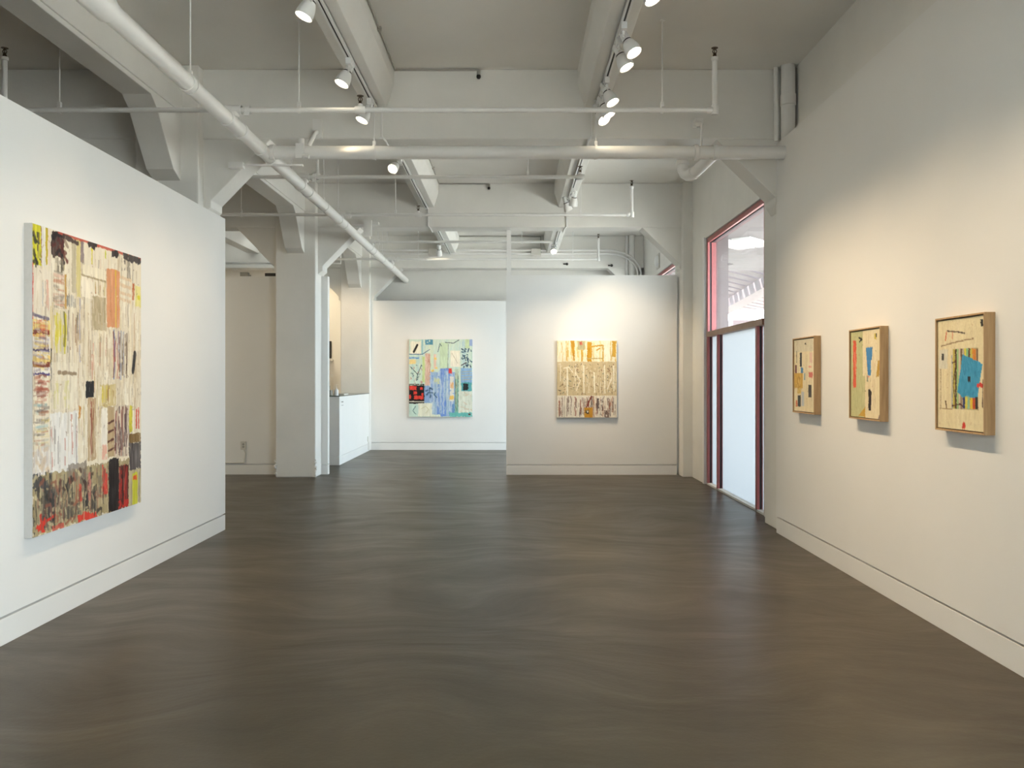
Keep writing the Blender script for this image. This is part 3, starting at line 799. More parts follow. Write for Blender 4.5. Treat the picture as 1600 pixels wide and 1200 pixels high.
    def specks(s, u0, v0, u1, v1, cols, n, sz, al=.8):
        for k in range(n):
            u = s.r.uniform(u0, u1); v = s.r.uniform(v0, v1); c = cols[s.r.randint(len(cols))]
            an = s.r.uniform(0, 3.14); L = sz * s.r.uniform(.6, 2.2)
            s.line([(u, v), (u + math.cos(an) * L, v + math.sin(an) * L)], sz * s.r.uniform(.2, .45), c, al)
    def grain(s, amp=6):
        s.a += (s.smooth(90, 25) - .5)[..., None] * amp * 2 + (s.r.rand(s.h, s.w, 1) - .5) * amp
    def colors(s):
        a = np.clip(s.a, 4, 250) / 255.0
        return np.where(a <= .04045, a / 12.92, ((a + .055) / 1.055) ** 2.4)

def paint_surface(name, P, origin, udir, vdir, ndir, w, h, parent):
    """grid of coloured paint on the front plane; origin = upper-left corner as seen, udir to the right, vdir down"""
    nx, ny = P.w, P.h
    O = np.array(origin); U = np.array(udir); V = np.array(vdir); N = np.array(ndir)
    uu = np.linspace(0, 1, nx + 1); vv = np.linspace(0, 1, ny + 1)
    gu, gv = np.meshgrid(uu, vv)
    C = P.colors()
    Cv = np.pad(C, ((0, 1), (0, 1), (0, 0)), mode='edge')
    lum = Cv.mean(axis=2)
    rel = np.random.RandomState(1).rand(ny + 1, nx + 1) * 0.0008 + lum * 0.0012
    pts = O + gu[..., None] * w * U + gv[..., None] * h * V + rel[..., None] * N
    verts = pts.reshape(-1, 3)
    idx = np.arange((nx + 1) * (ny + 1)).reshape(ny + 1, nx + 1)
    f = np.stack([idx[:-1, :-1], idx[1:, :-1], idx[1:, 1:], idx[:-1, 1:]], axis=-1).reshape(-1, 4)
    me = bpy.data.meshes.new(name)
    me.vertices.add(len(verts)); me.vertices.foreach_set('co', verts.astype(np.float32).ravel())
    me.loops.add(f.size); me.loops.foreach_set('vertex_index', f.astype(np.int32).ravel())
    me.polygons.add(len(f)); me.polygons.foreach_set('loop_start', np.arange(0, f.size, 4, dtype=np.int32))
    me.update(calc_edges=True)
    ca = me.color_attributes.new('paint', 'FLOAT_COLOR', 'POINT')
    rgba = np.concatenate([Cv.reshape(-1, 3), np.ones((len(verts), 1))], axis=1).astype(np.float32)
    ca.data.foreach_set('color', rgba.ravel())
    me.materials.append(M['oil'])
    o = bpy.data.objects.new(name, me)
    COL.objects.link(o); o.parent = parent
    o.matrix_parent_inverse = Matrix.Translation(parent.location).inverted()
    return o

CREAM = (234, 226, 206)
# ---- the large painting on the left wall
def big_painting():
    P = Paint(330, 416, (228, 218, 197), 11)
    P.vstreaks(0, 0, 1, .8, [(242, 236, 222), (214, 202, 176), (226, 212, 182), (205, 192, 170), (240, 232, 212), (196, 178, 148)], 230, .006, .035, .65, .15, .6)
    P.vstreaks(0.1, 0, 1, .8, [(120, 105, 90), (170, 120, 85), (150, 140, 130), (190, 165, 90)], 90, .003, .008, .55, .05, .25)
    R = P.rect
    R(.003, .0, .063, .132, (205, 198, 46)); P.vstreaks(.003, 0, .063, .13, [(60, 58, 40), (140, 95, 40), (225, 220, 70)], 9, .006, .014, .8)
    P.specks(.003, .01, .03, .13, [(45, 45, 35)], 8, .02)
    R(.068, .0, .097, .129, (222, 218, 210)); R(.097, 0, .114, .123, (190, 170, 50)); R(.114, 0, .136, .123, (226, 208, 192))
    R(.063, 0, .068, .13, (140, 90, 45))
    R(.141, .0, .242, .086, (72, 56, 50), rag=.012, var=26); P.specks(.15, .0, .24, .08, [(35, 28, 28), (150, 130, 110), (90, 40, 36)], 14, .025)
    P.vstreaks(.171, .089, .235, .14, [(110, 100, 84), (150, 140, 120)], 12, .006, .016, .8)
    R(0, .125, .007, .308, (216, 62, 50))
    R(.306, .009, .344, .195, (196, 184, 158)); R(.347, .006, .383, .207, (218, 204, 142)); R(.383, .006, .412, .085, (138, 122, 122))
    R(.479, .018, .491, .08, (212, 200, 56)); R(.61, .014, .623, .045, (205, 205, 80))
    R(.40, .09, .62, .13, (232, 222, 198)); R(.39, .128, .49, .205, (240, 230, 210))
    P.line([(.39, .128), (.62, .132)], .004, (150, 130, 90), .7)
    R(.485, .193, .623, .318, (188, 172, 140)); P.vstreaks(.485, .193, .623, .318, [(165, 150, 118), (205, 190, 160)], 14, .008, .02, .6)
    P.vstreaks(.5, .135, .61, .19, [(200, 182, 130), (170, 110, 70), (235, 225, 205)], 12, .006, .014, .8)
    R(.629, .08, .761, .30, (214, 150, 108)); P.vstreaks(.629, .08, .761, .30, [(222, 166, 126), (200, 134, 92)], 16, .006, .016, .5, .5)
    R(.714, .078, .727, .298, (214, 176, 62))
    R(.165, .264, .258, .411, (214, 204, 176)); P.vstreaks(.165, .264, .258, .411, [(206, 192, 50), (60, 58, 52), (215, 200, 60), (230, 222, 205)], 22, .008, .018, .85)
    R(.102, .174, .121, .275, (206, 108, 82), .85, patch=.3); R(.073, .177, .082, .264, (112, 128, 150), .8, patch=.35)
    R(.247, .137, .263, .259, (190, 150, 84)); P.hstreaks(.15, .14, .245, .25, [(190, 130, 100), (130, 118, 104), (205, 150, 130), (235, 226, 208)], 40, .004, .012, .6)
    R(.902, .112, .924, .182, (192, 108, 58)); R(.931, .121, .998, .204, (226, 216, 130), .8); R(.96, .16, .99, .175, (215, 205, 60))
    for v in (.10, .13, .16, .185): P.line([(.77, v), (.88, v + .004)], .008, (214, 180, 140), .6)
    P.vstreaks(.77, .0, .88, .10, [(110, 100, 90), (200, 188, 160)], 8, .008, .016, .8)
    # left column of bands
    R(.003, .14, .13, .30, (226, 216, 200), .6)
    P.line([(.003, .29), (.12, .30)], .008, (90, 80, 110), .8)
    R(.003, .307, .131, .358, (214, 190, 112), var=28); R(.003, .336, .126, .352, (128, 54, 40))
    R(.003, .358, .131, .397, (224, 218, 212), var=18); R(.003, .398, .126, .406, (72, 62, 104)); R(.003, .418, .131, .441, (214, 184, 104), var=28)
    R(.003, .441, .131, .459, (122, 62, 46)); R(.003, .459, .131, .476, (226, 222, 218)); R(.003, .476, .131, .484, (88, 80, 130))
    P.hstreaks(.003, .31, .128, .48, [(228, 196, 60), (110, 70, 70), (205, 90, 60), (240, 235, 225), (226, 206, 150), (150, 140, 170)], 70, .003, .009, .7, .2, .9)
    R(.136, .395, .143, .533, (48, 44, 44), patch=.2)
    P.hstreaks(.003, .49, .13, .56, [(165, 86, 66), (190, 120, 100), (120, 60, 50), (226, 214, 196)], 40, .004, .012, .65, .2, .7)
    P.hstreaks(.003, .57, .13, .72, [(150, 188, 194), (180, 120, 90), (190, 190, 175), (110, 98, 94), (215, 195, 120), (232, 224, 208)], 70, .003, .011, .6, .2, .8)
    R(.003, .72, .13, .805, (230, 224, 216)); P.specks(.01, .72, .125, .80, [(205, 196, 190), (214, 190, 160)], 18, .03, .6)
    P.line([(.931, .394), (.909, .464)], .016, (44, 42, 42), 1, jit=.1)
    P.vstreaks(.694, .301, .837, .50, [(150, 110, 62), (100, 118, 170), (165, 70, 55), (90, 70, 55), (230, 220, 200)], 26, .005, .014, .85, .4)
    R(.372, .209, .380, .436, (150, 150, 180), .75, patch=.25)
    P.vstreaks(.27, .26, .36, .42, [(60, 56, 56), (150, 110, 80), (215, 205, 190)], 14, .005, .012, .8)
    P.vstreaks(.27, .205, .36, .25, [(90, 90, 90), (190, 185, 175)], 16, .004, .01, .7)
    P.vstreaks(.44, .32, .66, .50, [(160, 130, 100), (190, 95, 75), (235, 225, 205), (205, 190, 160)], 34, .005, .016, .7, .15, .6)
    R(.131, .44, .36, .60, (232, 224, 205), .55); P.line([(.2, .475), (.34, .478)], .008, (120, 96, 70), .7); P.vstreaks(.14, .5, .36, .6, [(210, 205, 120), (205, 195, 175)], 12, .01, .03, .6)
    R(.429, .504, .505, .564, (38, 38, 40), rag=.003)
    R(.131, .61, .361, .822, (229, 226, 221)); P.vstreaks(.131, .61, .361, .8, [(216, 212, 206), (240, 238, 234), (120, 112, 108), (170, 80, 62)], 22, .004, .016, .6)
    R(.446, .564, .524, .791, (190, 165, 130)); P.vstreaks(.446, .564, .524, .8, [(150, 70, 55), (215, 200, 175), (120, 80, 60)], 12, .006, .016, .75)
    R(.367, .589, .383, .636, (192, 130, 52))
    R(.560, .516, .721, .600, (204, 186, 134)); P.vstreaks(.57, .52, .71, .6, [(214, 196, 70), (150, 110, 60), (235, 225, 200)], 20, .006, .016, .8)
    R(.573, .604, .636, .745, (238, 232, 220)); R(.636, .601, .707, .793, (182, 158, 122))
    for v in (.655, .69, .725, .76): P.line([(.645, v + .008), (.70, v)], .005, (90, 52, 40))
    R(.707, .599, .866, .801, (206, 192, 172)); P.vstreaks(.707, .599, .866, .801, [(110, 58, 52), (70, 50, 55), (160, 84, 70), (230, 222, 208), (120, 108, 110)], 34, .008, .02, .85, .3)
    R(.866, .602, .899, .709, (212, 204, 72)); R(.94, .614, .955, .70, (218, 92, 80)); R(.968, .614, .98, .70, (214, 100, 90))
    R(.866, .716, .998, .752, (132, 106, 66), var=22); R(.866, .752, .998, .861, (92, 86, 86), rag=.012, var=28)
    # lower dark band
    R(.0, .808, .87, 1.0, (172, 156, 120), rag=.012, var=16)
    P.vstreaks(.0, .80, .64, 1.0, [(58, 56, 56), (96, 90, 84), (190, 176, 142), (120, 110, 100), (44, 42, 42)], 90, .012, .04, .7, .15, .55)
    R(.0, .80, .13, .85, (66, 68, 72), .85, rag=.02, patch=.35); R(.10, .86, .16, .97, (60, 62, 64), .85, rag=.015, patch=.3)
    R(.28, .79, .44, .85, (128, 116, 106), .7, rag=.01); R(.42, .86, .47, .97, (52, 50, 52), .9, rag=.012)
    P.specks(.02, .81, .6, .99, [(50, 46, 44), (205, 190, 150), (80, 60, 50), (150, 90, 70)], 70, .02, .75)
    R(.648, .80, .754, 1.0, (42, 35, 34), var=12); R(.754, .833, .859, 1.0, (84, 42, 36), var=26); P.vstreaks(.754, .83, .859, 1.0, [(40, 30, 30), (180, 130, 110), (190, 50, 40)], 12, .006, .016, .8)
    R(.75, .97, .86, 1.0, (200, 52, 42), .8, patch=.35)
    R(.862, .86, 1.0, 1.0, (184, 172, 140), var=20); R(.902, .873, .961, 1.0, (198, 196, 62)); R(.909, .886, .953, .902, (216, 96, 50)); R(.975, .87, .985, 1.0, (150, 140, 120))
    R(.585, .817, .642, .929, (214, 70, 58), .9, patch=.45); R(.585, .74, .63, .80, (226, 150, 130), .6, patch=.4); R(.452, .833, .476, .934, (206, 130, 120), .85, patch=.25)
    R(.044, .955, .10, .99, (218, 62, 48), .95, rag=.02, patch=.35); P.line([(.06, .94), (.075, .99)], .008, (218, 62, 48)); P.line([(.03, .975), (.17, .95)], .006, (218, 62, 48))
    R(.36, .975, .53, 1.0, (216, 66, 52), .95, rag=.012, patch=.3); R(.15, .985, .24, 1.0, (205, 90, 76), .8); P.line([(.38, .875), (.385, .92)], .010, (220, 70, 55))
    # ragged upper edge
    P.line([(.20, .004), (1.0, .006)], .007, (190, 84, 68), .9); P.line([(.24, .010), (.36, .022)], .01, (70, 54, 50), .9)
    R(.45, 0, .54, .020, (66, 56, 54), rag=.012); R(.67, 0, .75, .026, (60, 52, 52), rag=.014); R(.80, 0, 1.0, .026, (74, 66, 62), rag=.012, patch=.2)
    P.vstreaks(0, 0, 1, .82, [(244, 238, 226), (216, 204, 180), (150, 130, 108), (206, 190, 160)], 260, .002, .007, .5, .04, .3)
    P.specks(0, 0, 1, .82, [(120, 100, 84), (240, 234, 220), (180, 150, 110)], 160, .006, .6)
    P.vstreaks(0, .81, .65, 1, [(200, 186, 150), (50, 48, 48), (120, 108, 92), (150, 90, 76)], 150, .003, .010, .7, .1, .5)
    P.grain(5)
    x0, x1 = -2.879, -2.83
    g = tag(empty('painting', (-2.879, 5.764, 0.564)), 'very large unframed abstract painting in cream, yellow and black on the left wall', 'painting')
    MB().box(x0, x1 - 0.001, 5.032, 6.496, 0.564, 2.416).build('canvas', 'canvas', g, bevel=0.003)
    paint_surface('painted_surface', P, (x1, 5.034, 2.414), (0, 1, 0), (0, 0, -1), (1, 0, 0), 1.460, 1.848, g)
big_painting()

def blue_painting():
    P = Paint(160, 196, (206, 221, 206), 5)
    q = lambda x, y: ((x - 147) / 768, (y - 118) / 939)
    def R(x0, y0, x1, y1, c, **k):
        a, b = q(x0, y0); c2, d2 = q(x1, y1); P.rect(a, b, c2, d2, c, **k)
    P.vstreaks(0, 0, 1, 1, [(190, 215, 205), (222, 230, 215), (180, 205, 210), (214, 224, 190)], 90, .01, .05, .6)
    R(345, 122, 440, 185, (96, 152, 176), patch=.3); R(520, 160, 620, 470, (200, 218, 186)); R(300, 122, 320, 300, (150, 190, 195))
    R(830, 122, 880, 230, (196, 212, 170)); R(880, 122, 915, 200, (160, 178, 215))
    R(165, 145, 295, 300, (236, 231, 212)); P.line([q(250, 188), q(208, 272)], .016, (34, 32, 30), jit=.1)
    R(650, 255, 770, 455, (237, 230, 212)); P.line([q(670, 290), q(740, 410)], .004, (190, 176, 150))
    P.line([q(155, 300), q(310, 302), q(350, 275), q(400, 243)], .005, (60, 88, 130)); P.line([q(590, 158), q(690, 166), q(755, 128)], .005, (60, 70, 84))
    P.line([q(500, 270), q(525, 170), q(540, 200)], .005, (60, 80, 100)); P.line([q(625, 180), q(620, 470)], .003, (90, 110, 100))
    R(150, 335, 270, 355, (120, 160, 205)); R(155, 365, 235, 420, (232, 206, 140), patch=.35)
    P.line([q(165, 450), q(255, 545), q(300, 430)], .005, (70, 90, 92)); P.line([q(255, 545), q(240, 620)], .005, (70, 90, 92)); P.specks(.02, .33, .24, .58, [(80, 100, 105), (190, 130, 120)], 26, .014, .8)
    P.specks(.83, .12, .98, .36, [(46, 70, 90), (60, 90, 110)], 30, .02, .9); P.line([q(830, 340), q(870, 350), q(858, 450)], .006, (50, 80, 105)); P.line([q(785, 435), q(835, 405)], .007, (70, 50, 60))
    R(310, 330, 345, 640, (196, 214, 152)); R(345, 290, 405, 680, (216, 182, 166)); P.vstreaks(.26, .2, .335, .59, [(190, 140, 120), (226, 205, 190)], 10, .01, .03, .7)
    R(450, 300, 480, 480, (232, 200, 180)); R(455, 340, 482, 366, (242, 206, 112)); R(470, 455, 495, 480, (240, 210, 120)); R(420, 490, 455, 515, (242, 202, 100))
    R(405, 515, 740, 1052, (146, 174, 214)); R(330, 680, 480, 890, (142, 170, 210)); R(525, 472, 645, 720, (126, 156, 214)); R(480, 720, 605, 1052, (114, 148, 214)); R(420, 880, 480, 1050, (158, 188, 214))
    P.vstreaks(.34, .4, .72, 1, [(190, 208, 224), (100, 134, 205), (170, 196, 210), (215, 222, 224)], 50, .01, .035, .65)
    P.lcol = 0
    R(455, 590, 515, 650, (200, 206, 172), rag=.03); P.specks(.3, .62, .42, .74, [(60, 90, 120)], 10, .03, .8)
    R(630, 470, 668, 532, (216, 68, 58), rag=.008); R(645, 570, 695, 870, (228, 224, 214), patch=.25); R(650, 640, 688, 710, (236, 190, 140), patch=.3); R(640, 800, 692, 850, (242, 202, 112), rag=.012)
    R(705, 480, 745, 600, (190, 205, 180)); R(705, 600, 748, 1010, (132, 186, 166)); P.vstreaks(.73, .4, .785, .95, [(80, 130, 120), (190, 200, 170), (120, 100, 80)], 10, .006, .015, .7)
    R(775, 470, 912, 645, (142, 176, 210)); 
    for y in (515, 545, 580, 610): P.line([q(790, y), q(908, y - 8)], .006, (190, 176, 140), .7)
    R(780, 640, 908, 748, (92, 166, 172), rag=.012); R(805, 655, 866, 738, (36, 40, 44), rag=.008)
    R(750, 750, 913, 1012, (224, 227, 212)); P.specks(.79, .68, .98, .94, [(205, 210, 190), (214, 196, 170)], 20, .03, .6)
    R(640, 1005, 915, 1057, (112, 190, 184), rag=.014, patch=.15); R(670, 900, 700, 1010, (110, 150, 200), patch=.2); R(868, 1020, 895, 1040, (96, 70, 64))
    R(147, 660, 335, 900, (36, 31, 31), rag=.004); 
    for r in ((155, 685, 240, 735), (203, 750, 246, 786), (285, 702, 316, 732), (210, 803, 326, 846), (300, 770, 325, 800), (148, 792, 172, 840)): R(*r, (218, 66, 54), rag=.008)
    R(150, 870, 335, 880, (214, 206, 190)); R(147, 668, 320, 675, (190, 200, 180))
    R(150, 905, 255, 1052, (196, 218, 206)); P.line([q(230, 930), q(195, 985), q(232, 1025)], .006, (96, 130, 130)); R(260, 895, 430, 1052, (229, 228, 208)); P.line([q(300, 960), q(350, 930), q(390, 970), q(350, 1015)], .004, (205, 200, 160))
    R(430, 1030, 530, 1055, (222, 226, 205))
    P.grain(5)
    g = tag(empty('painting', (-1.555, 18.1, 0.698)), 'unframed pale blue abstract painting with a red and black block on the rear wall', 'painting')
    MB().box(-2.224, -0.887, 18.061, 18.10, 0.698, 2.333).build('canvas', 'canvas', g, bevel=0.003)
    paint_surface('painted_surface', P, (-2.223, 18.06, 2.332), (1, 0, 0), (0, 0, -1), (0, -1, 0), 1.335, 1.633, g)
blue_painting()

def gold_painting():
    P = Paint(150, 190, (238, 229, 200), 9)
    q = lambda x, y: ((x - 157) / 725, (y - 133) / 932)
    def R(x0, y0, x1, y1, c, **k):
        a, b = q(x0, y0); c2, d2 = q(x1, y1); P.rect(a, b, c2, d2, c, **k)
    P.vstreaks(0, 0, 1, .28, [(214, 176, 84), (228, 206, 140), (245, 238, 218), (205, 160, 60), (236, 220, 170)], 70, .008, .028, .75, .3)
    P.poly([q(322, 133), q(372, 133), q(372, 385), q(360, 385)], (198, 148, 48)); R(525, 150, 580, 390, (200, 150, 46), rag=.012); P.line([q(560, 210), q(715, 190)], .012, (205, 158, 60)); P.line([q(640, 250), q(680, 230)], .010, (205, 158, 60))
    R(452, 250, 470, 388, (208, 164, 66)); R(708, 190, 726, 388, (204, 166, 80)); R(826, 140, 872, 330, (206, 160, 62), rag=.012, patch=.2); P.line([q(525, 352), q(705, 350)], .008, (190, 170, 110))
    R(730, 140, 800, 380, (242, 236, 214), patch=.2)
    R(408, 140, 496, 246, (186, 176, 134)); R(432, 158, 468, 190, (196, 104, 84), rag=.02)
    R(157, 390, 882, 802, (206, 187, 148), rag=.003, var=6)
    P.vstreaks(0, .29, 1, .7, [(240, 232, 210), (188, 168, 128), (226, 214, 184)], 46, .006, .02, .8, .15, .7)
    P.specks(.02, .3, .98, .7, [(104, 92, 66), (120, 70, 54), (80, 100, 90), (150, 120, 84), (240, 232, 212), (70, 54, 44)], 190, .013, .75)
    for x, y0, y1 in ((282, 460, 800), (482, 440, 770), (735, 430, 770), (610, 520, 760), (845, 440, 740)): P.line([q(x, y0), q(x + 4, y1)], .009, (242, 235, 214))
    P.line([q(240, 470), q(300, 455), q(350, 520)], .008, (238, 228, 206)); P.line([q(395, 740), q(440, 620), q(380, 520)], .007, (238, 228, 206)); P.line([q(770, 720), q(825, 580)], .008, (240, 230, 210))
    R(157, 802, 882, 1066, (228, 220, 204), rag=.004)
    P.vstreaks(0, .72, 1, 1, [(150, 92, 74), (96, 82, 78), (240, 234, 222), (180, 130, 104), (70, 58, 60), (205, 190, 170), (140, 120, 110)], 110, .006, .024, .78, .3)
    R(735, 980, 790, 1064, (126, 106, 98), patch=.3); R(640, 830, 668, 960, (110, 96, 92), patch=.25)
    P.line([q(515, 950), q(575, 812)], .012, (128, 62, 50)); P.line([q(540, 870), q(543, 950)], .008, (128, 62, 50))
    R(488, 947, 592, 1066, (198, 146, 54), rag=.004); R(505, 975, 545, 1020, (60, 56, 50), rag=.016); R(520, 982, 538, 1012, (226, 218, 196), rag=.014)
    P.grain(5)
    g = tag(empty('painting', (1.128, 13.4, 0.897)), 'unframed ochre, tan and white striped abstract painting on the free partition', 'painting')
    MB().box(0.661, 1.594, 13.361, 13.40, 0.897, 2.096).build('canvas', 'canvas', g, bevel=0.003)
    paint_surface('painted_surface', P, (0.662, 13.36, 2.095), (1, 0, 0), (0, 0, -1), (0, -1, 0), 0.931, 1.197, g)
gold_painting()

# ---- three framed works on the right wall (seen from the room the near edge is at the right)
def framed(P, y0, y1, z0, z1, label):
    xw, xf = 2.556, 2.497
    g = tag(empty('framed_painting', (xw, (y0 + y1) / 2, z0)), label, 'painting', 'framed works on the right wall')
    t = 0.010; ri = 0.012
    def side(a, b, c, d):
        MB().box(xf, xw, a, b, c, d).build('frame_rail', 'wood', g, bevel=0.0015)
    side(y0, y0 + t, z0, z1); side(y1 - t, y1, z0, z1); side(y0 + t, y1 - t, z1 - t, z1); side(y0 + t, y1 - t, z0, z0 + t)
    MB().box(xw - 0.02, xw, y0 + t, y1 - t, z0 + t, z1 - t).build('backing', 'dark', g)
    gp = 0.006
    a, b, c, d = y0 + t + gp, y1 - t - gp, z0 + t + gp, z1 - t - gp
    MB().box(xf + ri, xw - 0.018, a, b, c, d).build('panel', 'canvas', g)
    paint_surface('painted_surface', P, (xf + ri - 0.001, b, d), (0, -1, 0), (0, 0, -1), (-1, 0, 0), b - a, d - c, g)

def mk(seed, base, xl, xr, tl, tr, bl, br):
    P = Paint(90, 112, base, seed)
    def q(x, y):
        u = (x - xl) / (xr - xl); t = tl + (tr - tl) * u; b = bl + (br - bl) * u
        return (u, (y - t) / (b - t))
    def R(x0, y0, x1, y1, c, **k):
        xm = (x0 + x1) / 2
        P.rect(q(x0, y0)[0], q(xm, y0)[1], q(x1, y1)[0], q(xm, y1)[1], c, **k)
    return P, q, R
P, q, R = mk(21, (228, 214, 178), 145, 382, 160, 130, 1000, 1022)
P.vstreaks(0, 0, 1, 1, [(238, 228, 198), (212, 198, 162), (220, 206, 176)], 50, .02, .07, .6)
R(145, 150, 385, 300, (208, 202, 182), al=.7); P.specks(0, 0, 1, 1, [(150, 130, 100), (190, 150, 110), (170, 165, 150)], 50, .018, .5)
R(148, 555, 250, 735, (206, 166, 84)); P.specks(.02, .5, .4, .66, [(170, 130, 60), (226, 196, 120)], 12, .04, .7); R(185, 735, 230, 800, (214, 186, 110), patch=.3)
R(190, 820, 226, 955, (74, 78, 74)); R(315, 695, 350, 845, (70, 68, 66), patch=.1); R(225, 490, 256, 555, (92, 140, 180)); R(215, 310, 240, 480, (70, 72, 72), patch=.2)
R(320, 470, 350, 492, (214, 92, 80)); R(320, 545, 366, 610, (206, 116, 104), rag=.02); R(155, 460, 180, 555, (120, 80, 80)); R(235, 780, 266, 950, (192, 196, 200)); R(165, 880, 186, 960, (206, 120, 84), patch=.2)
R(173, 290, 180, 440, (66, 74, 66)); R(330, 310, 360, 440, (224, 190, 172)); R(265, 560, 280, 640, (130, 160, 170)); R(300, 430, 370, 520, (234, 222, 196), al=.5); R(272, 190, 290, 215, (60, 60, 56), rag=.02)
P.grain(5); framed(P, 7.154, 7.704, 1.201, 1.861, 'small wood-framed abstract work with an ochre patch, farthest of three on the right wall')

P, q, R = mk(22, (229, 214, 178), 102, 386, 130, 97, 945, 975)
P.vstreaks(.45, 0, 1, 1, [(238, 226, 196), (214, 196, 158), (222, 206, 170)], 40, .02, .06, .6)
R(90, 100, 222, 980, (190, 188, 140)); R(222, 560, 245, 980, (194, 190, 144)); P.specks(0, 0, .42, 1, [(176, 176, 126), (202, 200, 156), (150, 140, 110)], 40, .02, .5)
R(126, 215, 158, 675, (216, 94, 68), rag=.02); P.line([q(142, 330), q(150, 540)], .012, (236, 150, 124))
P.line([q(185, 187), q(214, 204), q(190, 226)], .014, (50, 48, 40)); P.poly([q(252, 285), q(316, 278), q(311, 400), q(301, 412), q(299, 556), q(272, 556)], (74, 138, 194))
P.poly([q(277, 690), q(290, 685), q(306, 720), q(302, 895), q(277, 895)], (52, 44, 44)); P.poly([q(348, 575), q(372, 570), q(386, 420), q(366, 405)], (192, 152, 66)); P.poly([q(180, 945), q(245, 860), q(247, 955)], (196, 156, 66))
R(333, 150, 352, 205, (206, 186, 84)); R(346, 148, 354, 185, (40, 38, 34)); P.poly([q(366, 970), q(388, 912), q(388, 980)], (70, 52, 90)); R(262, 560, 274, 615, (120, 130, 110)); R(268, 558, 286, 575, (226, 150, 130))
P.specks(.5, .1, 1, .9, [(196, 150, 120), (120, 110, 84), (205, 185, 120)], 30, .014, .6)
P.grain(5); framed(P, 5.860, 6.406, 1.207, 1.863, 'wood-framed abstract work with a red bar on green, middle of three on the right wall')

P, q, R = mk(23, (229, 215, 176), 112, 480, 120, 82, 972, 1008)
P.vstreaks(0, 0, 1, 1, [(238, 226, 192), (216, 200, 160), (224, 208, 172)], 50, .02, .06, .55); P.specks(0, 0, 1, 1, [(206, 186, 146), (170, 130, 90), (240, 228, 200)], 70, .014, .5)
R(238, 345, 436, 832, (190, 176, 130), rag=.003)
st = [(196, 176, 80), (90, 70, 50), (150, 190, 130), (206, 190, 170), (120, 96, 80), (186, 172, 160), (216, 206, 80), (140, 190, 140), (90, 60, 50), (196, 190, 80), (214, 140, 60), (206, 120, 50), (120, 90, 70)]
for k, c in enumerate(st):
    x = 242 + k * 15; R(x, 347, x + 13, 830, c, rag=.008)
for k, c in enumerate([(150, 130, 110), (60, 70, 120), (210, 200, 90), (150, 190, 160), (226, 190, 60), (190, 80, 50), (60, 60, 60)]):
    R(300 + k * 19, 720, 300 + k * 19 + 17, 830, c, rag=.008)
P.line([q(232, 400), q(234, 820)], .008, (130, 150, 170)); P.line([q(236, 460), q(270, 445), q(262, 520)], .008, (90, 50, 44)); P.line([q(232, 806), q(300, 790), q(318, 806)], .008, (90, 50, 44)); P.line([q(262, 480), q(240, 640), q(262, 770)], .007, (70, 60, 50))
P.poly([q(318, 392), q(468, 470), q(432, 735), q(380, 742), q(360, 725), q(320, 738), q(275, 697)], (66, 152, 192)); R(357, 565, 378, 612, (48, 46, 52), rag=.012); P.specks(.55, .4, .9, .7, [(50, 120, 165), (90, 170, 205)], 16, .02, .6)
R(424, 625, 474, 652, (214, 70, 58), rag=.016); R(312, 938, 340, 982, (212, 72, 60), rag=.02); R(454, 116, 473, 170, (52, 50, 46), rag=.008)
R(122, 350, 196, 505, (214, 208, 188)); R(146, 386, 166, 442, (70, 70, 70), rag=.012)
P.line([q(192, 204), q(280, 212), q(335, 224)], .007, (66, 46, 40)); P.line([q(140, 325), q(250, 296), q(400, 268)], .006, (140, 110, 80)); P.line([q(137, 510), q(137, 820)], .005, (110, 84, 60)); P.line([q(472, 600), q(468, 815)], .008, (84, 54, 44)); P.line([q(130, 828), q(235, 832)], .005, (160, 130, 90))
P.line([q(188, 210), q(178, 275)], .010, (206, 90, 60)); P.line([q(238, 215), q(236, 262)], .008, (214, 110, 80)); P.line([q(180, 770), q(186, 815)], .012, (110, 84, 56))
P.grain(5); framed(P, 4.559, 5.093, 1.199, 1.856, 'wood-framed abstract work with a tilted blue square, nearest of three on the right wall')

# ================================================================== RECEPTION AND SMALL THINGS
rc = tag(empty('reception_counter', (-3.2, 16.4, 0)), 'tall white reception counter with a glass-topped ledge beside the far column', 'counter')
MB().box(-3.64, -3.04, 14.89, 17.92, 0.162, 1.19).box(-3.62, -3.052, 14.905, 17.91, 0, 0.17).build('body', 'wall', rc)
MB().box(-3.64, -3.04, 14.89, 17.92, 0.0, 0.152).build('plinth', 'base', rc, bevel=0.002)
MB().box(-3.66, -3.035, 14.88, 17.93, 1.19, 1.206).build('glass_top', 'glasstop', rc, bevel=0.002)
tx = MB()
y = 15.06
for wd in (0.030, 0.022, 0.034, 0.020, 0.028): 
    tx.box(-3.041, -3.0385, y, y + wd, 1.085, 1.105); y += wd + 0.008
y = 15.06
for wd in (0.02, 0.03, 0.016, 0.028, 0.022, 0.018):
    tx.box(-3.041, -3.0385, y, y + wd, 1.030, 1.039); y += wd + 0.008
tx.build('small_lettering', 'box', rc)
b = tag(empty('pump_bottle', (-3.17, 15.25, 1.206)), 'small white bottle with a thin nozzle on the reception counter', 'bottle')
MB().lathe([(0, 0), (0.035, 0), (0.037, 0.01), (0.037, 0.09), (0.02, 0.115), (0.012, 0.12), (0.012, 0.14), (0, 0.14)], (-3.17, 15.25, 1.206), (0, 0, 1), 16).build('body', 'fix', b, smooth=True)
MB().tube([(-3.17, 15.25, 1.345), (-3.17, 15.25, 1.40), (-3.14, 15.25, 1.40)], 0.006, 8).build('nozzle', 'fix', b, smooth=True)
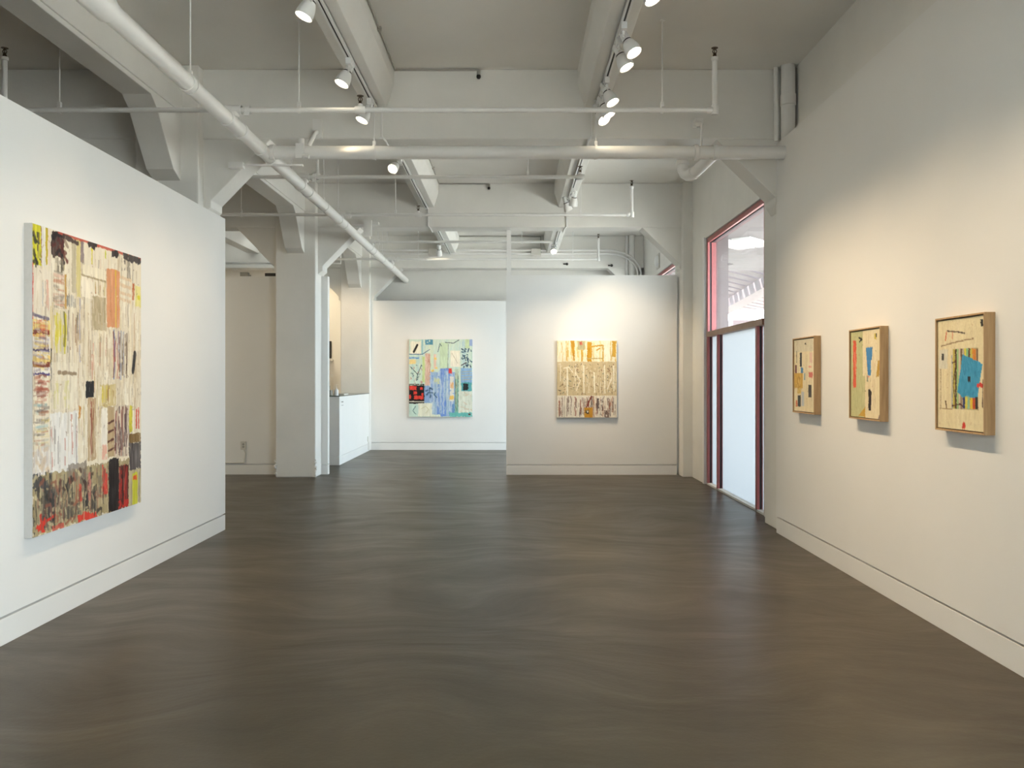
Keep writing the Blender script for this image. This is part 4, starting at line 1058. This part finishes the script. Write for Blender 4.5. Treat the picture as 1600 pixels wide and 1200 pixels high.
tag(MB().box(-3.27, -3.23, 15.1, 15.25, 1.206, 1.30).box(-3.30, -3.22, 15.08, 15.26, 1.206, 1.225).box(-3.262, -3.255, 15.12, 15.13, 1.30, 1.38).build('desk_phone', 'box', bevel=0.004), 'small dark handset on its cradle at the near end of the counter', 'phone')
tag(MB().box(-3.25, -3.08, 15.5, 15.9, 1.206, 1.232).build('paper_stack', 'plate', bevel=0.003), 'low stack of papers lying on the reception counter', 'papers')
# office wall beyond
fr = tag(empty('framed_print', (-4.6, 20.5, 1.99)), 'small black-framed print hanging on the office wall', 'picture')
for a in ((-4.84, -4.375, 1.99, 2.03), (-4.84, -4.375, 2.36, 2.40), (-4.84, -4.79, 2.03, 2.36), (-4.425, -4.375, 2.03, 2.36)):
    MB().box(a[0], a[1], 20.46, 20.5, a[2], a[3]).build('frame_rail', 'dark', fr)
MB().box(-4.79, -4.425, 20.48, 20.5, 2.03, 2.36).build('print', 'wall', fr)
MB().box(-4.72, -4.5, 20.478, 20.481, 2.1, 2.3).build('printed_area', 'box', fr)
tag(MB().box(-5.6, -4.33, 20.25, 20.5, 1.93, 1.965).box(-5.6, -5.57, 20.25, 20.5, 1.53, 1.93).build('wall_shelf', 'wall', bevel=0.003), 'white shelf on the office wall below the framed print', 'shelf')
cb = tag(empty('low_cabinet', (-5.0, 20.2, 0)), 'white cabinet against the office wall beyond the counter', 'cabinet')
MB().box(-5.6, -4.33, 20.05, 20.5, 0, 1.53).build('body', 'wall', cb, bevel=0.004)
for x in (-5.59, -4.955):
    d_ = MB().box(x, x + 0.615, 20.03, 20.05, 0.05, 1.50).build('door', 'wall', cb, bevel=0.003)
    MB().tube([(x + 0.05, 20.02, 0.9), (x + 0.05, 20.02, 1.05)], 0.006, 8).build('handle', 'cond', d_)
# outlet with surface raceway on the shaded partition
ot = tag(empty('wall_outlet', (-4.25, 13.45, 0.457)), 'grey wall outlet low on the shaded partition', 'outlet')
MB().box(-4.295, -4.205, 13.435, 13.45, 0.39, 0.52).build('plate', 'plate', ot, bevel=0.004)
for z in (0.435, 0.475):
    MB().lathe([(0, 0), (0.017, 0), (0.017, 0.003), (0, 0.003)], (-4.25, 13.435, z), (0, -1, 0), 12).build('socket', 'box', ot)
MB().tube([(-4.235, 13.44, 0.39), (-4.215, 13.44, 0.33), (-4.235, 13.44, 0.19), (-4.235, 13.44, 0.185), (-6.0, 13.44, 0.185)], 0.011, 8).build('raceway', 'plate', ot)
tag(MB().box(-4.31, -4.19, 13.46, 13.56, 3.11, 3.175).box(-4.18, -4.16, 13.48, 13.55, 3.11, 3.14).build('wall_top_box', 'box', bevel=0.004), 'small grey box on top of the shaded partition', 'box')
tag(MB().box(-3.92, -3.66, 13.46, 13.56, 3.11, 3.16).build('wall_top_tray', 'dark', bevel=0.004), 'flat dark tray on top of the shaded partition beside the column', 'tray')
tag(MB().tube([(-9.1, 17.2, 3.82), (-3.5, 17.2, 3.82), (-3.5, 17.2, 4.01)], 0.03, 12).build('side_room_pipe', 'pipe', smooth=True), 'white pipe crossing the side room above the shaded partition', 'pipe')
tag(MB().tube([(-4.95, 16.6, CEIL), (-4.95, 16.6, 4.0), (-4.55, 17.15, 3.50), (-4.4, 17.15, 3.30)], 0.02, 10).build('side_room_brace', 'pipe', smooth=True), 'slanting white brace pipe in the side room', 'pipe')
# alarm horn above the rear window
al = tag(empty('alarm_bell', (2.72, 16.2, 3.74)), 'round white alarm bell on the wall above the rear window', 'alarm')
MB().box(2.70, 2.72, 16.05, 16.35, 3.58, 3.86).build('plate', 'plate', al, bevel=0.003)
MB().lathe([(0, 0.05), (0.06, 0.05), (0.10, 0.03), (0.115, 0.0)], (2.70, 16.2, 3.72), (-1, 0, 0), 18).build('gong', 'fix', al, smooth=True)
# little outlet at the foot of the counter
tag(MB().box(-3.040, -3.030, 17.72, 17.79, 0.20, 0.31).tube([(-3.028, 17.755, 0.2), (-3.028, 17.76, 0.03)], 0.006, 6).build('low_outlet', 'plate'), 'tiny outlet with a cord at the far foot of the reception counter', 'outlet')
